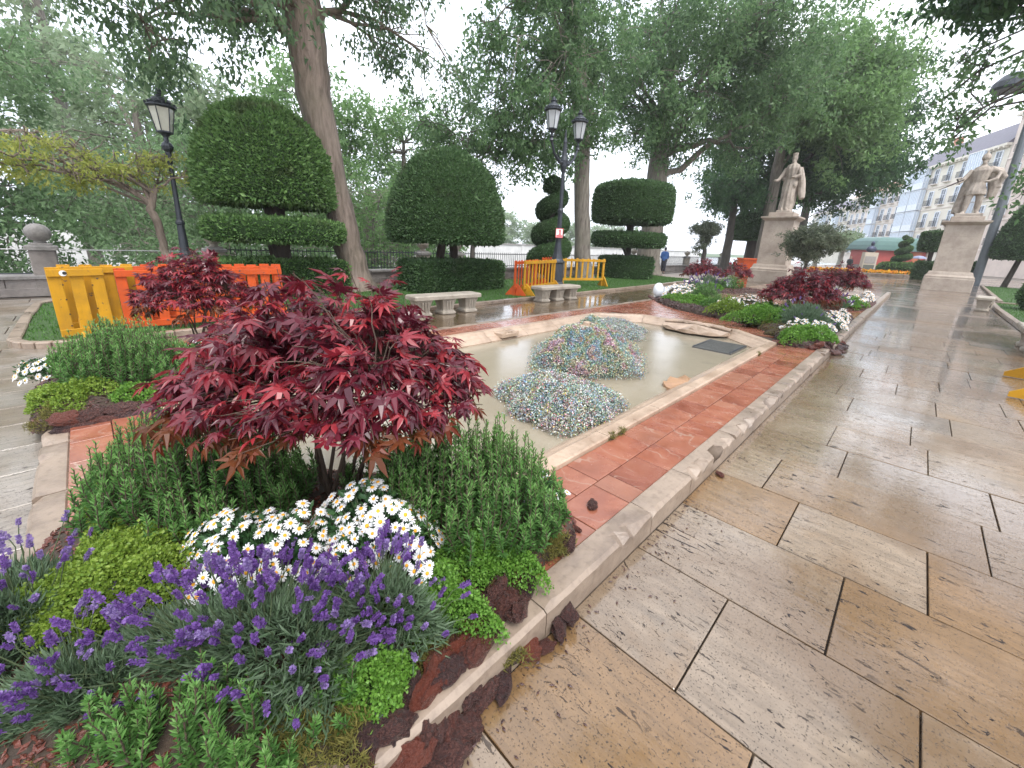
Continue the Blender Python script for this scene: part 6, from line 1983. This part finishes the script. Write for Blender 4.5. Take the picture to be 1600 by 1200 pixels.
thyme('small thyme tuft at the lower front by the bark', (.42, .98, .12), .14, .09, .18, 7000, 543)
thyme('pale thyme edge beside the pink tiles at the left', (.02, 2.62, .20), .32, .18, .15, 10000, 544, mat='thyme_y')
moss('brown moss patch at the bottom of the nearest bed', (.22, 1.00, .11), .26, .10, .11, 5600, 550)
moss('olive moss under the trailing lavender at the left', (-.36, 1.62, .08), .16, .16, .12, 4200, 557)
rosemary('rosemary sprigs at the bottom left beside the moss', (-.14, 1.30, .12), .14, .10, .30, 36, 515, ln=.033)
moss('yellowish moss patch at the bottom left corner', (-.30, 1.36, .07), .20, .14, .12, 5600, 551)
moss('brown moss below the right daisies near the kerb', (1.36, 1.04, .13), .14, .07, .10, 2600, 552)
moss('brown moss between thyme and bark on the kerb', (.64, .97, .12), .14, .06, .08, 2200, 553)
moss('small moss tuft stuck on bark outside the kerb', (.90, .82, .05), .07, .05, .06, 900, 554)
gb = np.random.default_rng(77)
bk = [(.40, .82, .06, .15), (.46, .90, .13, .12), (.56, .84, .08, .14), (.63, .90, .16, .12), (.60, .80, .03, .12), (.72, .84, .08, .11), (.70, .93, .16, .10), (.80, .92, .17, .11), (.77, .80, .035, .11),
      (.88, .95, .18, .12), (.97, .97, .18, .12), (.92, .90, .16, .08), (1.03, .92, .17, .10), (1.08, 1.0, .18, .12), (1.12, .93, .165, .10), (1.18, .98, .18, .09), (.99, .79, .03, .09), (1.16, .77, .035, .085), (1.24, .79, .04, .095), (1.06, .76, .02, .06),
      (1.47, .96, .17, .075), (.50, .78, .03, .10), (.36, .76, .03, .13), (.30, .86, .10, .13), (.24, .84, .06, .12), (.84, .88, .155, .09), (.68, .78, .025, .08)]
for x_, y_, z_ in [(.34, .90, .15), (.42, .85, .155), (.52, .92, .16), (.58, .87, .165), (.66, .86, .17), (.74, .90, .17), (.78, .86, .165), (.86, .91, .17), (.95, .91, .175), (1.0, .88, .17), (.44, .78, .03), (.55, .75, .03), (.64, .75, .025), (.84, .79, .03), (.27, .78, .04)]:
    bk.append((x_, y_, z_, float(gb.uniform(.08, .125))))
bk = [(a_, b_, c_, d_ * .84) for a_, b_, c_, d_ in bk]
bk.sort()
up_, dn_ = 0, 0
for i, (x, y, z, s) in enumerate(bk):
    if z > .1: lab_ = 'dark red bark chunk on the near kerb, %s from the bottom of the picture' % ORD[up_]; up_ += 1
    else: lab_ = 'dark bark chunk fallen outside the near kerb, %s from the bottom of the picture' % ORD[dn_]; dn_ += 1
    bark((x, y, z), s, gb.uniform(-.9, .9) + .2, i, lab_,
         'bark chunks on the near kerb' if z > .1 else 'bark chunks fallen outside the kerb', (gb.normal(0, .5), gb.normal(0, .45)), 1.35)
for i, (x, y, z, s) in enumerate(sorted([(-.47, 2.15, .07, .13), (-.50, 1.92, .05, .14), (-.44, 1.75, .08, .13), (-.48, 1.58, .05, .14), (-.40, 1.50, .07, .12), (-.52, 2.35, .04, .10), (-.42, 1.32, .06, .13), (-.36, 1.2, .05, .12)], key=lambda q: q[1])):
    bark((x, y, z), s, gb.uniform(1.0, 2.2), i + 3, 'reddish bark chunk on the left border of the nearest bed, %s from the bottom' % ORD[i], 'bark chunks on the left border', (gb.normal(0, .3), gb.normal(0, .3)))
bark((1.86, 1.08, .14), .05, .4, 2, 'lone bark chunk on the red tiles', None)
bark((1.62, 1.02, .135), .03, 1.4, 5, 'small bark chip on the red tiles beside the nearest bed', None)
bark((3.05, .74, .012), .045, .8, 4, 'bark chip on the paving beside the chipped kerb', None)
# loose crumbs of bark and needles on the paving
g = np.random.default_rng(91); n = 260
x = np.concatenate([g.uniform(.3, 2.6, 170), g.uniform(.5, 9, 90)]); y = np.concatenate([.78 - np.abs(g.normal(0, .13, 170)), .78 - np.abs(g.normal(0, .05, 90))])
mb = MB(); scatter(mb, OCTA[0] * np.array([1, .45, .3]), OCTA[1], np.column_stack([x, y, np.full(n, .004)]), frames(np.column_stack([g.normal(size=n), g.normal(size=n), np.zeros(n)]), g, .05), g.uniform(.003, .013, n))
o = mb.build('bark_crumbs', M['barkchip']); tag(o, 'dark bark crumbs scattered on the paving along the kerb', 'debris', kind='stuff')
# moss tufts in the joint of the rim
for i, (x, y) in enumerate([(2.72, 1.475), (2.86, 1.475), (6.9, 1.48)]):
    moss(['small green moss tuft in the basin joint nearest the bed', 'second green moss tuft in the basin joint', 'green moss tuft in the basin joint near the far bed'][i], (x, y, .12), .06, .025, .05, 260, 560 + i, 0)

# ---- second bed, at the near left corner of the basin
mound('planting_soil', [(-.46, 4.42), (.1, 4.38), (.75, 4.42), (1.05, 4.9), (1.15, 5.6), (.6, 6.1), (-.2, 6.15), (-.52, 5.6), (-.50, 4.9)], [(1.0, .08), (.97, .16), (.8, .24), (.4, .28), (.05, .28)], M['soil'], 3)
maple('smaller dark red maple in front of the orange barrier', (.80, 5.72, .26), .64, .34, 1.15, 230, 601, .085, 0)
rosemary('rosemary bush in the second bed left of the smaller maple', (.10, 5.0, .24), .55, .38, .56, 300, 610, nd=48, ln=.04)
daisies('white flower clump at the left tip of the second bed', (-.42, 5.75, .14), .24, .16, .22, 60, 1500, 611, size=.030)
daisies('white flowers behind the second bed rosemary', (.72, 5.35, .22), .22, .16, .24, 36, 1200, 612, size=.03)
thyme('green thyme at the left front of the second bed', (-.26, 4.74, .14), .30, .22, .24, 6500, 613, mat='thyme_y', size=.018)
thyme('round thyme tuft mid front of the second bed', (.10, 4.52, .14), .20, .13, .18, 3000, 614, size=.018)
thyme('green thyme right front of the second bed', (.40, 4.50, .14), .22, .14, .22, 3200, 615, size=.018)
thyme('thyme strip under the maple leaves in the second bed', (.70, 4.55, .14), .24, .16, .22, 3200, 616, mat='thyme_y', size=.018)
moss('yellow moss at the left corner of the second bed', (-.36, 4.50, .08), .18, .12, .16, 2400, 617)
moss('dark moss strip on the front of the second bed', (.62, 4.38, .10), .26, .08, .12, 2200, 618)
for i in range(36):
    k, lay = i % 12, i // 12
    x = -.34 + 1.12 * k / 11.5 + (.04 if lay == 1 else 0)
    bark((x + gb.normal(0, .02), 4.27 + .045 * lay + gb.normal(0, .012), (.045, .115, .18)[lay]), gb.uniform(.075, .12), gb.normal(0, .18) + R_(-4), i,
         'long grey brown bark strip of the second bed, %s from the left, %s layer' % (ORD[k], ('bottom', 'middle', 'top')[lay]), 'bark strips on the second bed', (gb.normal(.75, .2), gb.normal(0, .12)), .8)

# ---- far bed along the far end of the basin
mound('planting_soil', [(8.15, .98), (9.4, .97), (13.4, .97), (13.4, 1.9), (11.6, 2.9), (12.3, 4.3), (13.0, 5.6), (11.9, 5.6), (10.5, 4.3), (9.75, 2.5), (8.9, 1.75), (8.2, 1.5)], [(1.0, .10), (.96, .20), (.8, .28), (.4, .30), (.05, .30)], M['soil'], 5, (10.6, 1.9))
maple('red maple in the far bed at the right corner of the basin', (11.0, 1.80, .24), .85, .22, 1.18, 330, 701, .10, 0, fine=False)
thyme('bright thyme at the front corner of the far bed', (8.55, 1.20, .16), .55, .30, .28, 6000, 710, R_(-30), .032, 'thyme')
thyme('bright thyme mound below the far red maple', (9.75, 2.05, .20), .75, .34, .32, 6500, 711, LAT, .034, 'thyme')
thyme('long low thyme strip behind the far red tiles', (11.2, 4.0, .18), 1.5, .32, .26, 7000, 712, R_(62), .038, 'thyme')
thyme('yellow green tuft between the far moss and white flowers', (10.35, 3.0, .2), .42, .30, .32, 3200, 713, LAT, .035, 'thyme_y')
for i, (x, y, rx) in enumerate([(9.05, 1.68, .4), (9.55, 1.95, .35), (8.75, 1.5, .3)]):
    moss(['olive moss face below the far maple', 'olive moss hanging at the middle of the far bed', 'olive moss at the far bed corner'][i], (x, y, .12), rx, .16, .26, 1600, 720 + i)
daisies('white flowers in front of the far maple', (9.15, 1.22, .24), .45, .20, .24, 60, 1500, 730, size=.04)
daisies('long white flower drift on the promenade side of the far bed', (10.6, 1.15, .14), 1.1, .26, .32, 150, 3000, 731, R_(2), .045)
daisies('white flowers spilling at the right of the far maple', (11.9, 1.08, .14), .7, .18, .28, 70, 1800, 732, R_(2), .045)
daisies('white flower group left of the far maple', (11.2, 2.9, .24), .70, .32, .32, 110, 2000, 733, LAT, .045)
daisies('white flower group at the left end of the far bed', (13.0, 5.25, .22), .55, .30, .34, 60, 900, 734, LAT, .055)
daisies('white flower group beside the far rosemary', (12.6, 4.85, .22), .45, .28, .32, 50, 900, 735, LAT, .055)
rosemary('round rosemary bush at the left of the far bed', (12.5, 4.40, .22), .36, .30, .60, 90, 740, ln=.06, nd=26)
rosemary('rosemary bush at the foot of the far maple', (10.5, 1.75, .26), .50, .32, .42, 120, 741, ln=.055, nd=26)
lavender('grey lavender in front of the far maple', (9.7, 1.42, .24), .50, .30, .34, 3600, 18, 742, fl=.12, lsc=1.5, pale=.9, sscale=1.1)
lavender('lavender drift at the left of the far bed', (13.4, 4.9, .2), .7, .3, .35, 1500, 30, 743, fl=.16, lsc=1.7, pale=.6, sscale=1.5)
thyme('green cushion filling the middle of the far bed', (10.7, 2.35, .22), .55, .35, .3, 4000, 745, LAT, .034)
rosemary('dark green shrub mid far bed', (11.0, 3.35, .22), .55, .38, .38, 130, 744, ln=.055, nd=26)
for i in range(34):
    q = i / 33
    if i < 16: x, y = 8.25 + 1.2 * (i / 15), .93 + gb.normal(0, .06)
    else: x, y = 9.85 + 2.1 * ((i - 16) / 17), 2.35 + 3.3 * ((i - 16) / 17)
    bark((x, y + (.0 if i < 16 else -.0), .16), gb.uniform(.10, .18), gb.uniform(0, 3), i, ('dark bark chunk at the promenade corner of the far bed, %s from the basin' % ORD[i]) if i < 16 else ('dark bark chunk between far bed and red tiles, %s from the right' % ORD[i - 16]),
         'bark at the far bed corner' if i < 16 else 'bark along the far bed', (gb.normal(0, .3), gb.normal(0, .3)))
for i in range(7):
    bark((8.7 + .2 * i + gb.normal(0, .05), .77 + gb.normal(0, .05), .04), gb.uniform(.08, .14), gb.uniform(0, 3), i, 'dark bark chunk spilled on the promenade by the far bed, %s nearest' % ORD[i], 'bark spilled by the far bed', (gb.normal(0, .3), 0))
for i in range(12):
    q = i / 11; bark((8.22 - .05 * q + gb.normal(0, .04), 1.0 + .5 * q, .15), gb.uniform(.09, .15), gb.uniform(0, 3), i, 'dark bark chunk on the far bed edge facing the basin, %s from the right' % ORD[i], 'bark facing the basin', (gb.normal(0, .3), 0))

# ---- beds further back
mound('planting_soil', [(15.5, 1.0), (20, 1.0), (20, 2.2), (15.5, 2.2)], [(1.0, .10), (.95, .2), (.5, .26), (.05, .26)], M['soil'], 7)
maple('red maple in the distant bed beside the promenade', (17.6, 1.85, .26), .95, .22, 1.2, 220, 801, .12, 0, fine=False)
daisies('white flower drift under the distant maple', (16.2, 1.25, .16), .8, .25, .36, 70, 700, 810, R_(2), .06)
daisies('white flower drift at the far end of the promenade border', (18.6, 1.15, .14), 1.1, .2, .36, 70, 700, 811, R_(2), .065)
thyme('green cushion at the front of the distant bed', (15.6, 1.3, .16), .5, .26, .30, 1400, 812, LAT, .05)
lavender('dim lavender beside the distant promenade bed', (15.2, 1.6, .14), .5, .3, .3, 900, 22, 813, fl=.2, lsc=2.0, sscale=1.8)
mound('planting_soil', [(15.8, 6.9), (19.5, 5.9), (20.0, 4.6), (18.2, 4.4), (15.6, 5.9)], [(1.0, .02), (.95, .15), (.5, .22), (.05, .22)], M['soil'], 8)
maple('distant red maple left of the cloaked statue', (18.6, 6.75, .2), .85, .25, 1.15, 150, 802, .13, 0, fine=False)
maple('paler distant maple right beside the cloaked statue pedestal', (20.0, 5.75, .2), .70, .25, 1.05, 80, 803, .13, 0, fine=False)
lavender('lavender drift under the distant maples', (17.8, 6.2, .15), .9, .35, .4, 1400, 36, 820, fl=.2, lsc=2.2, sscale=1.8)
rosemary('dark shrub in front of the distant maples', (18.2, 5.4, .15), .55, .4, .55, 60, 821, ln=.08, nd=22)
thyme('green cushion in front of the distant maples', (17.0, 5.75, .12), .6, .3, .3, 1200, 822, LAT, .06)
daisies('few white flowers at the distant maples', (17.4, 6.6, .15), .6, .3, .35, 30, 600, 823, LAT, .065)
# white globe lamp at the left tip of the far bed
gl = thing('globe_light', 'small white globe at the left tip of the far bed', 'globe', (12.45, 5.75, .12))
mb = MB(); mb.lathe([(.16 * math.sin(a), .26 - .22 * math.cos(a)) for a in np.linspace(.2, PI, 12)], 18); mb.build('globe', plain('white_globe', (.8, .82, .86), .25, .03, 5, 0), gl, smooth=True)
mb = MB(); mb.lathe([(.10, 0), (.10, .03), (.05, .05)], 12); mb.build('base', M['iron'], gl)
# ------------------------------------------------------------------ damp air
hz_m = bpy.data.materials.new('damp_air')
hz_m.use_nodes = True
_t = hz_m.node_tree
_t.nodes.clear()
_o = _t.nodes.new('ShaderNodeOutputMaterial')
_v = _t.nodes.new('ShaderNodeVolumePrincipled')
_v.inputs['Color'].default_value = (.97, .975, .96, 1)
_v.inputs['Density'].default_value = .0010
_v.inputs['Anisotropy'].default_value = .3
_t.links.new(_v.outputs['Volume'], _o.inputs['Volume'])
mb = MB(); mb.box((150, 50, 12.5), (910, 912, 36))
hz = mb.build('haze', hz_m)
hz['kind'] = 'stuff'
hz['label'] = 'thin pale damp air over the whole park'
hz['category'] = 'haze'
S.cycles.volume_bounces = 0
S.cycles.volume_step_rate = 1.0
